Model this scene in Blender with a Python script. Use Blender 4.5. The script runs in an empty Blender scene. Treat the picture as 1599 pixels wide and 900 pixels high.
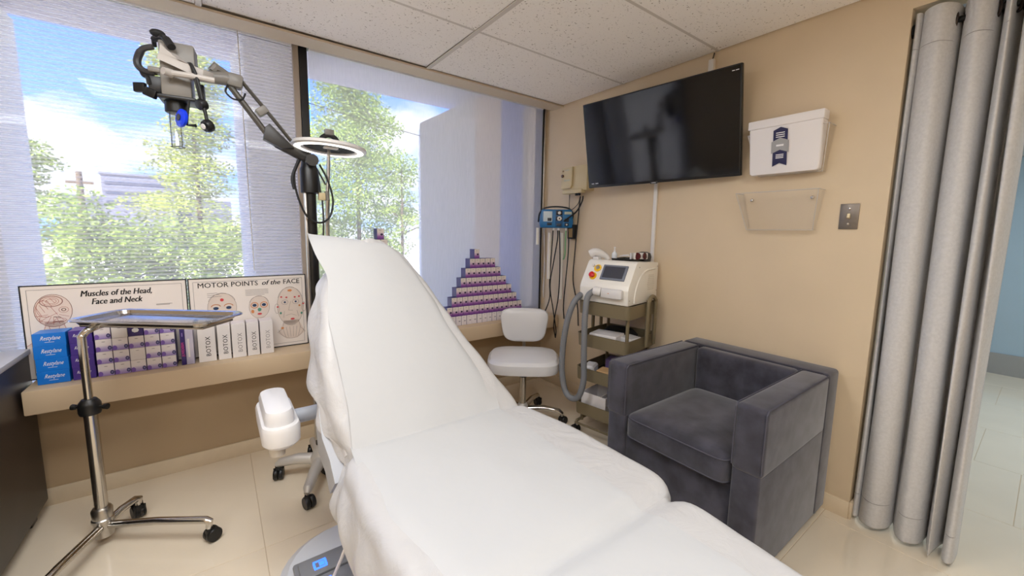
import bpy, bmesh, math, random
from mathutils import Vector, Matrix, noise
from math import sin, cos, pi, radians

scene = bpy.context.scene
COL = scene.collection
random.seed(7)

# ------------------------------------------------------------------ camera
cam_data = bpy.data.cameras.new('camera')
cam = bpy.data.objects.new('camera', cam_data)
COL.objects.link(cam)
cam_data.sensor_width = 36.0
cam_data.lens = 625.6 / 1599 * 36
cam_data.shift_y = -9.5 / 1599
cam_data.clip_start = 0.02
cam_data.clip_end = 500
CAM = Vector((-2.478, -2.871, 1.4))
yaw, pit, rol = 0.63673, 0.12269, 0.0162
F = Vector((cos(pit) * sin(yaw), cos(pit) * cos(yaw), -sin(pit)))
R0 = Vector((cos(yaw), -sin(yaw), 0))
U0 = R0.cross(F)
R = R0 * cos(rol) + U0 * sin(rol)
U = -R0 * sin(rol) + U0 * cos(rol)
M = Matrix((R, U, -F)).transposed().to_4x4()
M.translation = CAM
cam.matrix_world = M
scene.camera = cam

# ------------------------------------------------------------------ sky, sun, lamps, exposure
world = bpy.data.worlds.new('sky')
scene.world = world
world.use_nodes = True
nt = world.node_tree
nt.nodes.clear()
def N(tree, kind, **kw):
    n = tree.nodes.new(kind)
    for k, v in kw.items():
        setattr(n, k, v)
    return n
tc = N(nt, 'ShaderNodeTexCoord')
mp = N(nt, 'ShaderNodeMapping')
mp.inputs['Scale'].default_value = (1.0, 1.0, 2.2)
mp.inputs['Location'].default_value = (7.7, 2.1, 3.3)
nz = N(nt, 'ShaderNodeTexNoise')
nz.inputs['Scale'].default_value = 3.2
nz.inputs['Detail'].default_value = 9
nz.inputs['Roughness'].default_value = 0.55
cr = N(nt, 'ShaderNodeValToRGB')
cr.color_ramp.elements[0].position = 0.50
cr.color_ramp.elements[0].color = (0, 0, 0, 1)
cr.color_ramp.elements[1].position = 0.61
cr.color_ramp.elements[1].color = (1, 1, 1, 1)
sx = N(nt, 'ShaderNodeSeparateXYZ')
grad = N(nt, 'ShaderNodeValToRGB')
grad.color_ramp.elements[0].position = 0.0
grad.color_ramp.elements[0].color = (0.16, 0.32, 0.66, 1)
grad.color_ramp.elements[1].position = 0.55
grad.color_ramp.elements[1].color = (0.02, 0.09, 0.42, 1)
mixc = N(nt, 'ShaderNodeMixRGB')
mixc.inputs[2].default_value = (0.44, 0.45, 0.49, 1)
bg = N(nt, 'ShaderNodeBackground')
bg.inputs['Strength'].default_value = 3.6
out = N(nt, 'ShaderNodeOutputWorld')
L = nt.links.new
L(tc.outputs['Generated'], mp.inputs['Vector'])
L(mp.outputs[0], nz.inputs['Vector'])
L(tc.outputs['Generated'], sx.inputs[0])
L(sx.outputs['Z'], grad.inputs[0])
thr = N(nt, 'ShaderNodeMapRange')          # fewer clouds higher up
thr.inputs['From Min'].default_value = 0.0
thr.inputs['From Max'].default_value = 0.6
thr.inputs['To Min'].default_value = 0.075
thr.inputs['To Max'].default_value = -0.13
addn = N(nt, 'ShaderNodeMath', operation='ADD')
L(sx.outputs['Z'], thr.inputs['Value'])
L(nz.outputs['Fac'], addn.inputs[0])
L(thr.outputs[0], addn.inputs[1])
L(addn.outputs[0], cr.inputs[0])
L(cr.outputs[0], mixc.inputs[0])
L(grad.outputs[0], mixc.inputs[1])
L(mixc.outputs[0], bg.inputs[0])
L(bg.outputs[0], out.inputs[0])

sun_d = bpy.data.lights.new('sun', 'SUN')
sun_d.energy = 18
sun_d.angle = radians(0.6)
sun_d.color = (1.0, 0.94, 0.85)
sun = bpy.data.objects.new('sun', sun_d)
sun.rotation_euler = Vector((0.55, 0.55, -0.95)).to_track_quat('-Z', 'Y').to_euler()
COL.objects.link(sun)

def area(name, loc, sx_, sy_, watts, color=(1, 0.93, 0.84)):
    d = bpy.data.lights.new(name, 'AREA')
    d.shape = 'RECTANGLE'
    d.size, d.size_y = sx_, sy_
    d.energy = watts
    d.color = color
    o = bpy.data.objects.new(name, d)
    o.location = loc
    COL.objects.link(o)
    return o
LAMPC = (0.975, 0.985, 1.0)
area('ceiling_lamp_light', (-2.66, -1.65, 2.468), 1.12, 0.56, 22.5, LAMPC)
area('ceiling_lamp_light', (-1.85, -3.27, 2.468), 1.12, 0.56, 22.5, LAMPC)
area('ceiling_lamp_light', (-3.9, -3.5, 2.468), 1.12, 0.56, 22.5, LAMPC)
area('corridor_lamp_light', (2.3, -3.6, 2.48), 1.1, 0.54, 36, (0.84, 0.93, 1.0))

vs = scene.view_settings
vs.view_transform = 'Standard'
vs.look = 'None'
vs.exposure = 0.3
vs.gamma = 1.0
vs.use_curve_mapping = False
scene.cycles.use_denoising = True
scene.cycles.max_bounces = 10
scene.cycles.diffuse_bounces = 7
scene.cycles.transparent_max_bounces = 16

# ------------------------------------------------------------------ materials
def srgb(r, g, b):
    f = lambda c: ((c / 255) / 12.92) if c / 255 <= 0.04045 else (((c / 255) + 0.055) / 1.055) ** 2.4
    return (f(r), f(g), f(b), 1)
MATS = {}
def mat(name, col, rough=0.5, metal=0.0, spec=0.5, noise_amt=0.0, noise_scale=20, bump=0.0, bump_scale=200, trans=0.0, emit=None, estr=0, coat=0.0, alpha=1.0, sheen=0.0):
    if name in MATS:
        return MATS[name]
    m = bpy.data.materials.new(name)
    m.use_nodes = True
    t = m.node_tree
    p = t.nodes['Principled BSDF']
    c = srgb(*col)
    p.inputs['Base Color'].default_value = c
    p.inputs['Roughness'].default_value = rough
    p.inputs['Metallic'].default_value = metal
    p.inputs['Specular IOR Level'].default_value = spec
    p.inputs['Transmission Weight'].default_value = trans
    p.inputs['Coat Weight'].default_value = coat
    p.inputs['Alpha'].default_value = alpha
    p.inputs['Sheen Weight'].default_value = sheen
    if emit:
        p.inputs['Emission Color'].default_value = srgb(*emit)
        p.inputs['Emission Strength'].default_value = estr
    if noise_amt or bump:
        tcx = N(t, 'ShaderNodeTexCoord')
    if noise_amt:
        n = N(t, 'ShaderNodeTexNoise')
        n.inputs['Scale'].default_value = noise_scale
        n.inputs['Detail'].default_value = 5
        t.links.new(tcx.outputs['Object'], n.inputs['Vector'])
        mx = N(t, 'ShaderNodeMixRGB')
        mx.inputs[1].default_value = [max(0, v * (1 - noise_amt)) for v in c[:3]] + [1]
        mx.inputs[2].default_value = [min(1, v * (1 + noise_amt)) for v in c[:3]] + [1]
        r = N(t, 'ShaderNodeValToRGB')
        r.color_ramp.elements[0].position = 0.35
        r.color_ramp.elements[1].position = 0.65
        t.links.new(n.outputs['Fac'], r.inputs[0])
        t.links.new(r.outputs[0], mx.inputs[0])
        t.links.new(mx.outputs[0], p.inputs['Base Color'])
    if bump:
        n2 = N(t, 'ShaderNodeTexNoise')
        n2.inputs['Scale'].default_value = bump_scale
        n2.inputs['Detail'].default_value = 4
        t.links.new(tcx.outputs['Object'], n2.inputs['Vector'])
        b = N(t, 'ShaderNodeBump')
        b.inputs['Strength'].default_value = bump
        b.inputs['Distance'].default_value = 0.012 if bump_scale < 10 else 0.002
        t.links.new(n2.outputs['Fac'], b.inputs['Height'])
        t.links.new(b.outputs[0], p.inputs['Normal'])
    MATS[name] = m
    return m

WALL = mat('tan_wall_paint', (213, 194, 165), 0.65, noise_amt=0.02, noise_scale=3, bump=0.06, bump_scale=350)
SILLM = mat('tan_sill_paint', (206, 184, 154), 0.45)
BASEB = mat('baseboard_tile', (216, 199, 172), 0.3, noise_amt=0.02)
VAL = mat('valance_paint', (206, 192, 170), 0.6)
FRAMEB = mat('black_window_frame', (14, 13, 14), 0.35)
FRAMET = mat('taupe_window_frame', (170, 158, 146), 0.5)
CHROME = mat('polished_steel', (200, 196, 190), 0.16, 1.0)
STEEL = mat('brushed_steel', (190, 186, 180), 0.28, 1.0, noise_amt=0.05, noise_scale=60)
ALU = mat('cast_aluminium', (206, 203, 198), 0.42, 0.35)
BLACKP = mat('black_plastic', (16, 16, 17), 0.38)
BLACKR = mat('black_rubber', (20, 20, 21), 0.6)
DARKG = mat('dark_grey_plastic', (52, 52, 55), 0.45)
WHITEP = mat('white_plastic', (222, 220, 219), 0.32)
GREYP = mat('light_grey_plastic', (176, 180, 188), 0.4)
MIDG = mat('mid_grey_plastic', (128, 130, 134), 0.42)
SCOPEG = mat('scope_grey_enamel', (126, 122, 116), 0.4)
SCOPEL = mat('scope_pale_enamel', (180, 174, 168), 0.4)
VINYL = mat('pale_grey_vinyl', (214, 213, 214), 0.28, bump=0.03, bump_scale=500)
VELVET = mat('charcoal_velvet', (62, 61, 70), 0.85, spec=0.15, noise_amt=0.34, noise_scale=11, bump=0.12, bump_scale=160, sheen=0.35)
SEAM = mat('charcoal_piping', (80, 79, 88), 0.8, spec=0.2)
PAPER = mat('white_exam_paper', (190, 191, 192), 0.6, bump=0.4, bump_scale=5)
BRONZE = mat('bronze_powder_coat', (134, 122, 96), 0.42, 0.25)
DARKWOOD = mat('dark_espresso_laminate', (44, 36, 34), 0.4, noise_amt=0.06, noise_scale=8)
COUNTER = mat('pale_grey_counter', (205, 202, 198), 0.3)
LASERW = mat('warm_white_enamel', (238, 235, 227), 0.3)
BEIGE = mat('beige_plastic', (200, 184, 146), 0.45)
BLUEP = mat('blue_enamel', (22, 108, 168), 0.35)
INK = mat('black_ink', (18, 17, 18), 0.6)
WHITEINK = mat('white_ink', (235, 235, 238), 0.6)
GREYINK = mat('grey_ink', (120, 116, 120), 0.6)
CARDW = mat('white_carton', (232, 228, 228), 0.45)

def floor_mat():
    m = mat('polished_cream_porcelain', (232, 219, 197), 0.07, spec=0.75, noise_amt=0.025, noise_scale=2.5)
    return m
FLOORM = floor_mat()
GROUT = mat('floor_grout', (196, 178, 150), 0.8)

def ceiling_mat():
    m = mat('mineral_fibre_tile', (246, 241, 235), 0.9, spec=0.1, bump=0.25, bump_scale=120)
    t = m.node_tree
    p = t.nodes['Principled BSDF']
    tcx = N(t, 'ShaderNodeTexCoord')
    v = N(t, 'ShaderNodeTexNoise')
    v.inputs['Scale'].default_value = 95
    v.inputs['Detail'].default_value = 3.5
    v.inputs['Distortion'].default_value = 0.6
    r = N(t, 'ShaderNodeValToRGB')
    r.color_ramp.elements[0].position = 0.315
    r.color_ramp.elements[0].color = srgb(150, 138, 126)
    r.color_ramp.elements[1].position = 0.36
    r.color_ramp.elements[1].color = srgb(246, 241, 235)
    t.links.new(tcx.outputs['Object'], v.inputs['Vector'])
    t.links.new(v.outputs['Fac'], r.inputs[0])
    t.links.new(r.outputs[0], p.inputs['Base Color'])
    return m
CEILM = ceiling_mat()
TEE = mat('ceiling_tee_enamel', (208, 200, 190), 0.5)

def shade_mat(name, lo, hi, period, col, weave=0.04):
    m = bpy.data.materials.new(name)
    m.use_nodes = True
    t = m.node_tree
    t.nodes.clear()
    o = N(t, 'ShaderNodeOutputMaterial')
    tr = N(t, 'ShaderNodeBsdfTransparent')
    tl = N(t, 'ShaderNodeBsdfTranslucent')
    df = N(t, 'ShaderNodeBsdfDiffuse')
    tl.inputs[0].default_value = df.inputs[0].default_value = srgb(*col)
    m1 = N(t, 'ShaderNodeMixShader')
    m1.inputs[0].default_value = 0.5
    m2 = N(t, 'ShaderNodeMixShader')
    tcx = N(t, 'ShaderNodeTexCoord')
    if period:
        w = N(t, 'ShaderNodeTexWave', wave_type='BANDS', bands_direction='Z', wave_profile='SIN')
        w.inputs['Scale'].default_value = 2 * pi / period / 20
        w.inputs['Distortion'].default_value = 0.25
        w.inputs['Detail'].default_value = 0
        w.inputs['Detail Scale'].default_value = 0.6
        src = w.outputs['Fac']
        t.links.new(tcx.outputs['Object'], w.inputs['Vector'])
    else:
        w = N(t, 'ShaderNodeTexNoise')
        w.inputs['Scale'].default_value = 260
        src = w.outputs['Fac']
        mpp = N(t, 'ShaderNodeMapping')
        mpp.inputs['Scale'].default_value = (1, 1, 0.05)
        t.links.new(tcx.outputs['Object'], mpp.inputs[0])
        t.links.new(mpp.outputs[0], w.inputs['Vector'])
    mr = N(t, 'ShaderNodeMapRange')
    mr.inputs['To Min'].default_value = lo
    mr.inputs['To Max'].default_value = hi
    t.links.new(src, mr.inputs['Value'])
    t.links.new(mr.outputs[0], m2.inputs[0])
    t.links.new(tl.outputs[0], m1.inputs[1])
    t.links.new(df.outputs[0], m1.inputs[2])
    t.links.new(tr.outputs[0], m2.inputs[1])
    t.links.new(m1.outputs[0], m2.inputs[2])
    t.links.new(m2.outputs[0], o.inputs[0])
    return m
SHADE_STRIPED = shade_mat('striped_solar_fabric', 0.28, 0.60, 0.0195, (236, 232, 240))
SHADE_PLAIN = shade_mat('fine_solar_fabric', 0.42, 0.52, 0, (248, 246, 250))

def clear_mat(name, col, fac, rough=0.08):
    m = bpy.data.materials.new(name)
    m.use_nodes = True
    t = m.node_tree
    t.nodes.clear()
    o = N(t, 'ShaderNodeOutputMaterial')
    tr = N(t, 'ShaderNodeBsdfTransparent')
    tr.inputs[0].default_value = srgb(*col)
    g = N(t, 'ShaderNodeBsdfGlossy')
    g.inputs['Roughness'].default_value = rough
    fr = N(t, 'ShaderNodeLayerWeight')
    pw = N(t, 'ShaderNodeMath', operation='POWER')
    pw.inputs[1].default_value = 4.0
    sc_ = N(t, 'ShaderNodeMath', operation='MULTIPLY')
    sc_.inputs[1].default_value = 0.7
    ad = N(t, 'ShaderNodeMath', operation='ADD')
    ad.inputs[1].default_value = fac
    t.links.new(fr.outputs['Facing'], pw.inputs[0])
    t.links.new(pw.outputs[0], sc_.inputs[0])
    t.links.new(sc_.outputs[0], ad.inputs[0])
    mx = N(t, 'ShaderNodeMixShader')
    t.links.new(ad.outputs[0], mx.inputs[0])
    t.links.new(tr.outputs[0], mx.inputs[1])
    t.links.new(g.outputs[0], mx.inputs[2])
    t.links.new(mx.outputs[0], o.inputs[0])
    return m
ACRYLIC = clear_mat('clear_acrylic', (255, 255, 255), 0.07, 0.25)
GLASS = clear_mat('window_glass', (250, 252, 252), 0.03, 0.0)

def cover_mat():
    # thin crinkled non-woven sheeting
    m = bpy.data.materials.new('thin_white_sheeting')
    m.use_nodes = True
    t = m.node_tree
    p = t.nodes['Principled BSDF']
    p.inputs['Base Color'].default_value = srgb(192, 191, 191)
    p.inputs['Roughness'].default_value = 0.42
    tcx = N(t, 'ShaderNodeTexCoord')
    n2 = N(t, 'ShaderNodeTexNoise')
    n2.inputs['Scale'].default_value = 8
    n2.inputs['Detail'].default_value = 5
    n2.inputs['Distortion'].default_value = 1.2
    b = N(t, 'ShaderNodeBump')
    b.inputs['Strength'].default_value = 0.4
    b.inputs['Distance'].default_value = 0.02
    t.links.new(tcx.outputs['Object'], n2.inputs['Vector'])
    t.links.new(n2.outputs['Fac'], b.inputs['Height'])
    t.links.new(b.outputs[0], p.inputs['Normal'])
    return m
COVER = cover_mat()

# ------------------------------------------------------------------ mesh builder
class B:
    def __init__(s):
        s.bm = bmesh.new()
    def box(s, c, d, rot=None, bev=0.0, seg=2, mi=0, taper=None):
        r = bmesh.ops.create_cube(s.bm, size=1.0)
        vs_ = r['verts']
        for v in vs_:
            x, y, z = v.co.x * d[0], v.co.y * d[1], v.co.z * d[2]
            if taper and z > 0:
                x *= taper[0]; y *= taper[1]
            p = Vector((x, y, z))
            if rot is not None:
                p = rot @ p
            v.co = p + Vector(c)
        fs = {f for v in vs_ for f in v.link_faces}
        for f in fs:
            f.material_index = mi
        if bev:
            es = {e for v in vs_ for e in v.link_edges}
            rr = bmesh.ops.bevel(s.bm, geom=list(es), offset=bev, segments=seg, affect='EDGES', profile=0.5)
            for f in rr['faces']:
                f.material_index = mi
        return s
    def loft(s, loops, caps=True, closed=True, mi=0):
        rows = [[s.bm.verts.new(p) for p in lp] for lp in loops]
        n = len(rows[0])
        for a, b in zip(rows, rows[1:]):
            for i in range(n if closed else n - 1):
                j = (i + 1) % n
                f = s.bm.faces.new((a[i], a[j], b[j], b[i])); f.material_index = mi
        if caps and closed:
            f = s.bm.faces.new(list(reversed(rows[0]))); f.material_index = mi
            f = s.bm.faces.new(rows[-1]); f.material_index = mi
        return s
    def cyl(s, a, b, r0, r1=None, n=20, mi=0):
        r1 = r0 if r1 is None else r1
        return s.tube([a, b], [r0, r1], n, mi)
    def tube(s, pts, r, n=10, mi=0, caps=True):
        pts = [Vector(p) for p in pts]
        rs = r if isinstance(r, (list, tuple)) else [r] * len(pts)
        loops = []
        prev = None
        for i, p in enumerate(pts):
            if i == 0: d = pts[1] - p
            elif i == len(pts) - 1: d = p - pts[i - 1]
            else: d = (pts[i + 1] - p).normalized() + (p - pts[i - 1]).normalized()
            d.normalize()
            if prev is None:
                u = d.orthogonal().normalized()
            else:
                u = (prev - d * prev.dot(d)).normalized()
            prev = u
            w = d.cross(u)
            loops.append([p + (u * cos(2 * pi * k / n) + w * sin(2 * pi * k / n)) * rs[i] for k in range(n)])
        return s.loft(loops, caps=caps, mi=mi)
    def lathe(s, prof, c=(0, 0, 0), axis=(0, 0, 1), n=24, mi=0, caps=True):
        q = Vector((0, 0, 1)).rotation_difference(Vector(axis).normalized())
        c = Vector(c)
        loops = [[c + q @ Vector((max(r, 1e-4) * cos(2 * pi * k / n), max(r, 1e-4) * sin(2 * pi * k / n), z)) for k in range(n)] for r, z in prof]
        return s.loft(loops, caps=caps, mi=mi)
    def ball(s, c, r, sc=(1, 1, 1), n=14, mi=0):
        rr = bmesh.ops.create_uvsphere(s.bm, u_segments=n, v_segments=max(6, n // 2 + 1), radius=r)
        for v in rr['verts']:
            v.co = Vector((v.co.x * sc[0], v.co.y * sc[1], v.co.z * sc[2])) + Vector(c)
            for f in v.link_faces: f.material_index = mi
        return s
    def prism(s, poly, d, mi=0, bev=0):
        # poly: 3d points of one face; d: extrusion vector
        d = Vector(d)
        a = [s.bm.verts.new(Vector(p)) for p in poly]
        b = [s.bm.verts.new(Vector(p) + d) for p in poly]
        n = len(a)
        fs = [s.bm.faces.new(a), s.bm.faces.new(list(reversed(b)))]
        for i in range(n):
            fs.append(s.bm.faces.new((a[i], b[i], b[(i + 1) % n], a[(i + 1) % n])))
        for f in fs: f.material_index = mi
        if bev:
            es = {e for f in fs for e in f.edges}
            bmesh.ops.bevel(s.bm, geom=list(es), offset=bev, segments=2, affect='EDGES', profile=0.5)
        return s
    def grid(s, fn, nu, nv, mi=0):
        rows = [[s.bm.verts.new(fn(i / nu, j / nv)) for i in range(nu + 1)] for j in range(nv + 1)]
        for j in range(nv):
            for i in range(nu):
                f = s.bm.faces.new((rows[j][i], rows[j][i + 1], rows[j + 1][i + 1], rows[j + 1][i])); f.material_index = mi
        return s
    def ribbon(s, pts, w, plane_y=0.0):
        # flat line in the local x-z plane facing -y
        for (x0, z0), (x1, z1) in zip(pts, pts[1:]):
            dx, dz = x1 - x0, z1 - z0
            l = math.hypot(dx, dz) or 1e-6
            nx, nz = -dz / l * w / 2, dx / l * w / 2
            ex, ez = dx / l * w * 0.3, dz / l * w * 0.3
            vs_ = [s.bm.verts.new((x, plane_y, z)) for x, z in ((x0 - nx - ex, z0 - nz - ez), (x1 - nx + ex, z1 - nz + ez), (x1 + nx + ex, z1 + nz + ez), (x0 + nx - ex, z0 + nz - ez))]
            s.bm.faces.new(vs_)
        return s
    def flat(s, pts, plane_y=0.0, mi=0):
        f = s.bm.faces.new([s.bm.verts.new((x, plane_y, z)) for x, z in pts]); f.material_index = mi
        return s
    def mesh(s, name, mats, smooth=True, angle=35):
        bmesh.ops.recalc_face_normals(s.bm, faces=s.bm.faces[:])
        me = bpy.data.meshes.new(name)
        s.bm.to_mesh(me)
        s.bm.free()
        for m in (mats if isinstance(mats, (list, tuple)) else [mats]):
            me.materials.append(m)
        if smooth:
            me.shade_smooth()
            me.set_sharp_from_angle(angle=radians(angle))
        return me
    def obj(s, name, mats, parent=None, smooth=True, angle=35):
        return put(name, s.mesh(name, mats, smooth, angle), parent)

def put(name, me, parent=None, loc=None, rot=None):
    o = bpy.data.objects.new(name, me)
    COL.objects.link(o)
    if parent is not None: o.parent = parent
    if loc is not None: o.location = loc
    if rot is not None: o.rotation_euler = rot
    return o
def thing(name, label, cat, loc=(0, 0, 0), rotz=0.0, group=None, rot=None):
    o = bpy.data.objects.new(name, None)
    COL.objects.link(o)
    o.empty_display_size = 0.05
    o.location = loc
    o.rotation_euler = rot if rot is not None else (0, 0, rotz)
    o['label'] = label; o['category'] = cat
    if group: o['group'] = group
    return o
def tag(o, label, cat, group=None):
    o['label'] = label; o['category'] = cat
    if group: o['group'] = group
    return o
def struct(o):
    o['kind'] = 'structure'
    return o
def stuff(o):
    o['kind'] = 'stuff'
    return o
def dup(root, loc, rot=None, label=None):
    r = root.copy(); COL.objects.link(r); r.location = loc
    if rot is not None: r.rotation_euler = rot
    if label: r['label'] = label
    for ch in list(root.children):
        c = ch.copy(); COL.objects.link(c); c.parent = r
        for g in list(ch.children):
            d = g.copy(); COL.objects.link(d); d.parent = c
    return r
TXT = {}
def text(s, size, m, parent, loc, rot=(pi / 2, 0, 0), name='lettering', shear=0.0, bold=0.0, spacing=1.0, align='LEFT', sx=1.0):
    key = (s, size, m.name, shear, bold, spacing, align)
    if key not in TXT:
        c = bpy.data.curves.new('lettering', 'FONT')
        c.body = s; c.size = size; c.shear = shear; c.space_character = spacing
        c.align_x = align; c.align_y = 'CENTER'; c.resolution_u = 2
        tmp = bpy.data.objects.new('tmp_text', c)
        me = bpy.data.meshes.new_from_object(tmp)
        bpy.data.objects.remove(tmp)
        me.name = 'lettering'
        if bold:
            bb = bmesh.new(); bb.from_mesh(me)
            g0 = bb.verts[:] + bb.edges[:] + bb.faces[:]
            for k in (-1, 1):
                r = bmesh.ops.duplicate(bb, geom=g0)
                bmesh.ops.translate(bb, verts=[e for e in r['geom'] if isinstance(e, bmesh.types.BMVert)], vec=(k * bold, 0, 0.00004 * k))
            bb.to_mesh(me); bb.free()
        me.materials.clear()
        me.materials.append(m)
        TXT[key] = me
    o = put(name, TXT[key], parent, loc, rot)
    if sx != 1.0: o.scale = (sx, 1, 1)
    return o
def spline(pts, n=8):
    # catmull-rom through points
    p = [Vector(q) for q in pts]
    p = [p[0] * 2 - p[1]] + p + [p[-1] * 2 - p[-2]]
    o = []
    for i in range(1, len(p) - 2):
        for k in range(n):
            t = k / n
            a, b, c, d = p[i - 1], p[i], p[i + 1], p[i + 2]
            o.append(0.5 * ((2 * b) + (c - a) * t + (2 * a - 5 * b + 4 * c - d) * t * t + (3 * b - a - 3 * c + d) * t ** 3))
    o.append(p[-2])
    return o
def rrect(L_, W_, r, z, n=4, cx=0, cy=0):
    pts = []
    for (sx_, sy_, a0) in ((1, 1, 0), (-1, 1, 90), (-1, -1, 180), (1, -1, 270)):
        for k in range(n + 1):
            a = radians(a0 + 90 * k / n)
            pts.append(Vector((cx + sx_ * (L_ / 2 - r) + r * cos(a), cy + sy_ * (W_ / 2 - r) + r * sin(a), z)))
    return pts
def ell(cx, cz, rx, rz, n=24, a0=0, a1=360):
    return [(cx + rx * cos(radians(a0 + (a1 - a0) * k / n)), cz + rz * sin(radians(a0 + (a1 - a0) * k / n))) for k in range(n + 1)]
ORD = ['zeroth', 'first', 'second', 'third', 'fourth', 'fifth', 'sixth', 'seventh', 'eighth', 'ninth', 'tenth', 'eleventh', 'twelfth', 'thirteenth', 'fourteenth', 'fifteenth', 'sixteenth', 'seventeenth']

# ================================================================== SETTING
H = 2.485
b = B(); b.box((-0.35, -2.6, -0.06), (9.3, 5.6, 0.116))
floor = struct(b.obj('floor', GROUT))
xe = [-5.0, -4.24, -3.31, -2.381, -1.613, -0.846, -0.078]
ye = [-5.032 + 1.365 * k for k in range(0, 4)] + [0.0]
tile_cache = {}
def floor_tile(x0, x1, y0, y1):
    g = 0.0025
    w, d = round(x1 - x0 - g, 4), round(y1 - y0 - g, 4)
    if (w, d) not in tile_cache:
        tile_cache[(w, d)] = B().box((0, 0, 0), (w, d, 0.01), bev=0.0008, seg=1).mesh('floor_tile', FLOORM, smooth=False)
    put('floor_tile', tile_cache[(w, d)], floor, ((x0 + x1) / 2, (y0 + y1) / 2, -0.005))
for x0, x1 in zip(xe, xe[1:]):
    for y0, y1 in zip(ye, ye[1:]):
        floor_tile(x0, x1, y0, y1)
for y0, y1 in zip([-2.302], [0.0]):
    floor_tile(-0.078, 0.12, -0.937, 0.0)
    floor_tile(-0.078, 0.12, -2.302, -0.937)
xc = [-0.078, 0.61, 1.35, 2.085, 2.82, 3.55, 4.1]
for i, (x0, x1) in enumerate(zip(xc, xc[1:])):
    ys = [-5.032, -3.667, -2.302] if i == 0 else [-5.2, -4.09, -2.89, -1.69, -0.5] if i % 2 else [-5.2, -4.69, -3.9, -2.70, -1.5, -0.5]
    for y0, y1 in zip(ys, ys[1:]):
        floor_tile(x0, x1, y0, y1)

# ceiling
b = B(); b.box((-2.45, -2.62, H + 0.09), (5.14, 5.0, 0.14))
ceiling = struct(b.obj('ceiling', TEE))
cx = [0.0, -1.256, -2.476, -3.696, -4.916]
cy = [-0.226, -0.862, -1.553, -2.24, -2.93, -3.62, -4.31, -5.0]
for i, (x1, x0) in enumerate(zip(cx, cx[1:])):
    for j, (y1, y0) in enumerate(zip(cy, cy[1:])):
        gx = 0.013 if i else 0.0
        m_ = B().box((0, 0, 0), (x1 - x0 - 0.026, y1 - y0 - 0.008, 0.014), bev=0.003, seg=1).mesh('ceiling_tile', CEILM, smooth=False)
        o = put('ceiling_tile', m_, ceiling, ((x0 + x1) / 2, (y0 + y1) / 2, H + 0.011))
        if (i, j) == (1, 0):
            o.rotation_euler = (0.004, 0.004, 0); o.location.z += 0.006
for x in cx[1:-1]:
    put('ceiling_tee', B().box((0, 0, 0), (0.026, 4.78, 0.006), bev=0.001, seg=1).mesh('ceiling_tee', TEE, smooth=False), ceiling, (x, -2.61, H + 0.002))
for y in cy[1:-1]:
    put('ceiling_tee', B().box((0, 0, 0), (4.92, 0.02, 0.004), bev=0.001, seg=1).mesh('ceiling_tee', TEE, smooth=False), ceiling, (-2.46, y, H + 0.006))
for x, y in ((-2.66, -1.65), (-1.85, -3.27), (-3.9, -3.5)):
    lamp = struct(B().box((0, 0, 0), (1.18, 0.61, 0.012)).obj('ceiling_light', WHITEP, ceiling))
    lamp.location = (x, y, H - 0.003)

struct(B().box((-2.5, -0.155, H - 0.003), (5.0, 0.142, 0.012)).obj('trim_1', VAL))
# tan wall with the screen, opening to the corridor, lintel above it
b = B()
b.box((0.06, -1.07, 1.30), (0.12, 2.642, 2.60))
b.box((0.06, -3.75, 2.493), (0.12, 2.718, 0.214))
b.box((0.06, -4.75, 1.193), (0.12, 0.7, 2.386))
wall_right = struct(b.obj('wall_right', WALL, smooth=False))
b = B()
b.box((-2.45, 0.075, 0.3), (5.1, 0.15, 0.60))
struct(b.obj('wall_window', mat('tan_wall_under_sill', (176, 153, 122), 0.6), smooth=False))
struct(B().box((-2.45, 0.075, 2.63), (5.1, 0.15, 0.16)).obj('trim_2', VAL))
struct(B().box((-4.97, -2.5, 1.3), (0.12, 5.3, 2.6)).obj('wall_left', WALL, smooth=False))
struct(B().box((-2.45, -5.15, 1.3), (5.1, 0.12, 2.6)).obj('wall_back', WALL, smooth=False))
sill = struct(B().box((-1.606, -0.1225, 0.612), (3.20, 0.245, 0.112), bev=0.006).obj('sill', SILLM))
struct(B().box((-1.65, -0.006, 0.044), (3.28, 0.012, 0.089), bev=0.003).obj('baseboard_window', BASEB))
struct(B().box((-0.006, -1.2, 0.044), (0.012, 2.385, 0.089), bev=0.003).obj('baseboard_right', BASEB))
struct(B().box((0.06, -2.398, 0.044), (0.13, 0.012, 0.089), bev=0.003).obj('baseboard_jamb', BASEB))
# corridor
CORW = mat('pale_blue_wall_paint', (168, 190, 204), 0.6, noise_amt=0.02, noise_scale=3)
b = B()
b.box((4.16, -3.4, 1.25), (0.12, 6.2, 2.5))
struct(b.obj('wall_corridor', CORW, smooth=False))
struct(B().box((2.1, -0.35, 1.25), (4.0, 0.12, 2.5)).obj('wall_corridor_end', CORW, smooth=False))
struct(B().box((2.1, -5.2, 1.25), (4.0, 0.12, 2.5)).obj('wall_corridor_near', CORW, smooth=False))
struct(B().box((2.15, -2.8, 2.56), (4.1, 5.4, 0.12)).obj('ceiling_corridor', mat('corridor_ceiling_paint', (176, 184, 194), 0.8)))
struct(B().box((4.06, -3.4, 2.37), (0.08, 6.0, 0.25)).obj('trim_corridor', mat('corridor_soffit_paint', (196, 200, 200), 0.6)))
struct(B().box((4.09, -3.4, 0.11), (0.02, 6.0, 0.22)).obj('baseboard_corridor', mat('corridor_baseboard', (158, 158, 156), 0.35)))
d1 = struct(B().box((4.07, -2.05, 1.02), (0.05, 0.92, 2.04), bev=0.004).obj('door_1', mat('slate_door_paint', (92, 96, 106), 0.4)))
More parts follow.
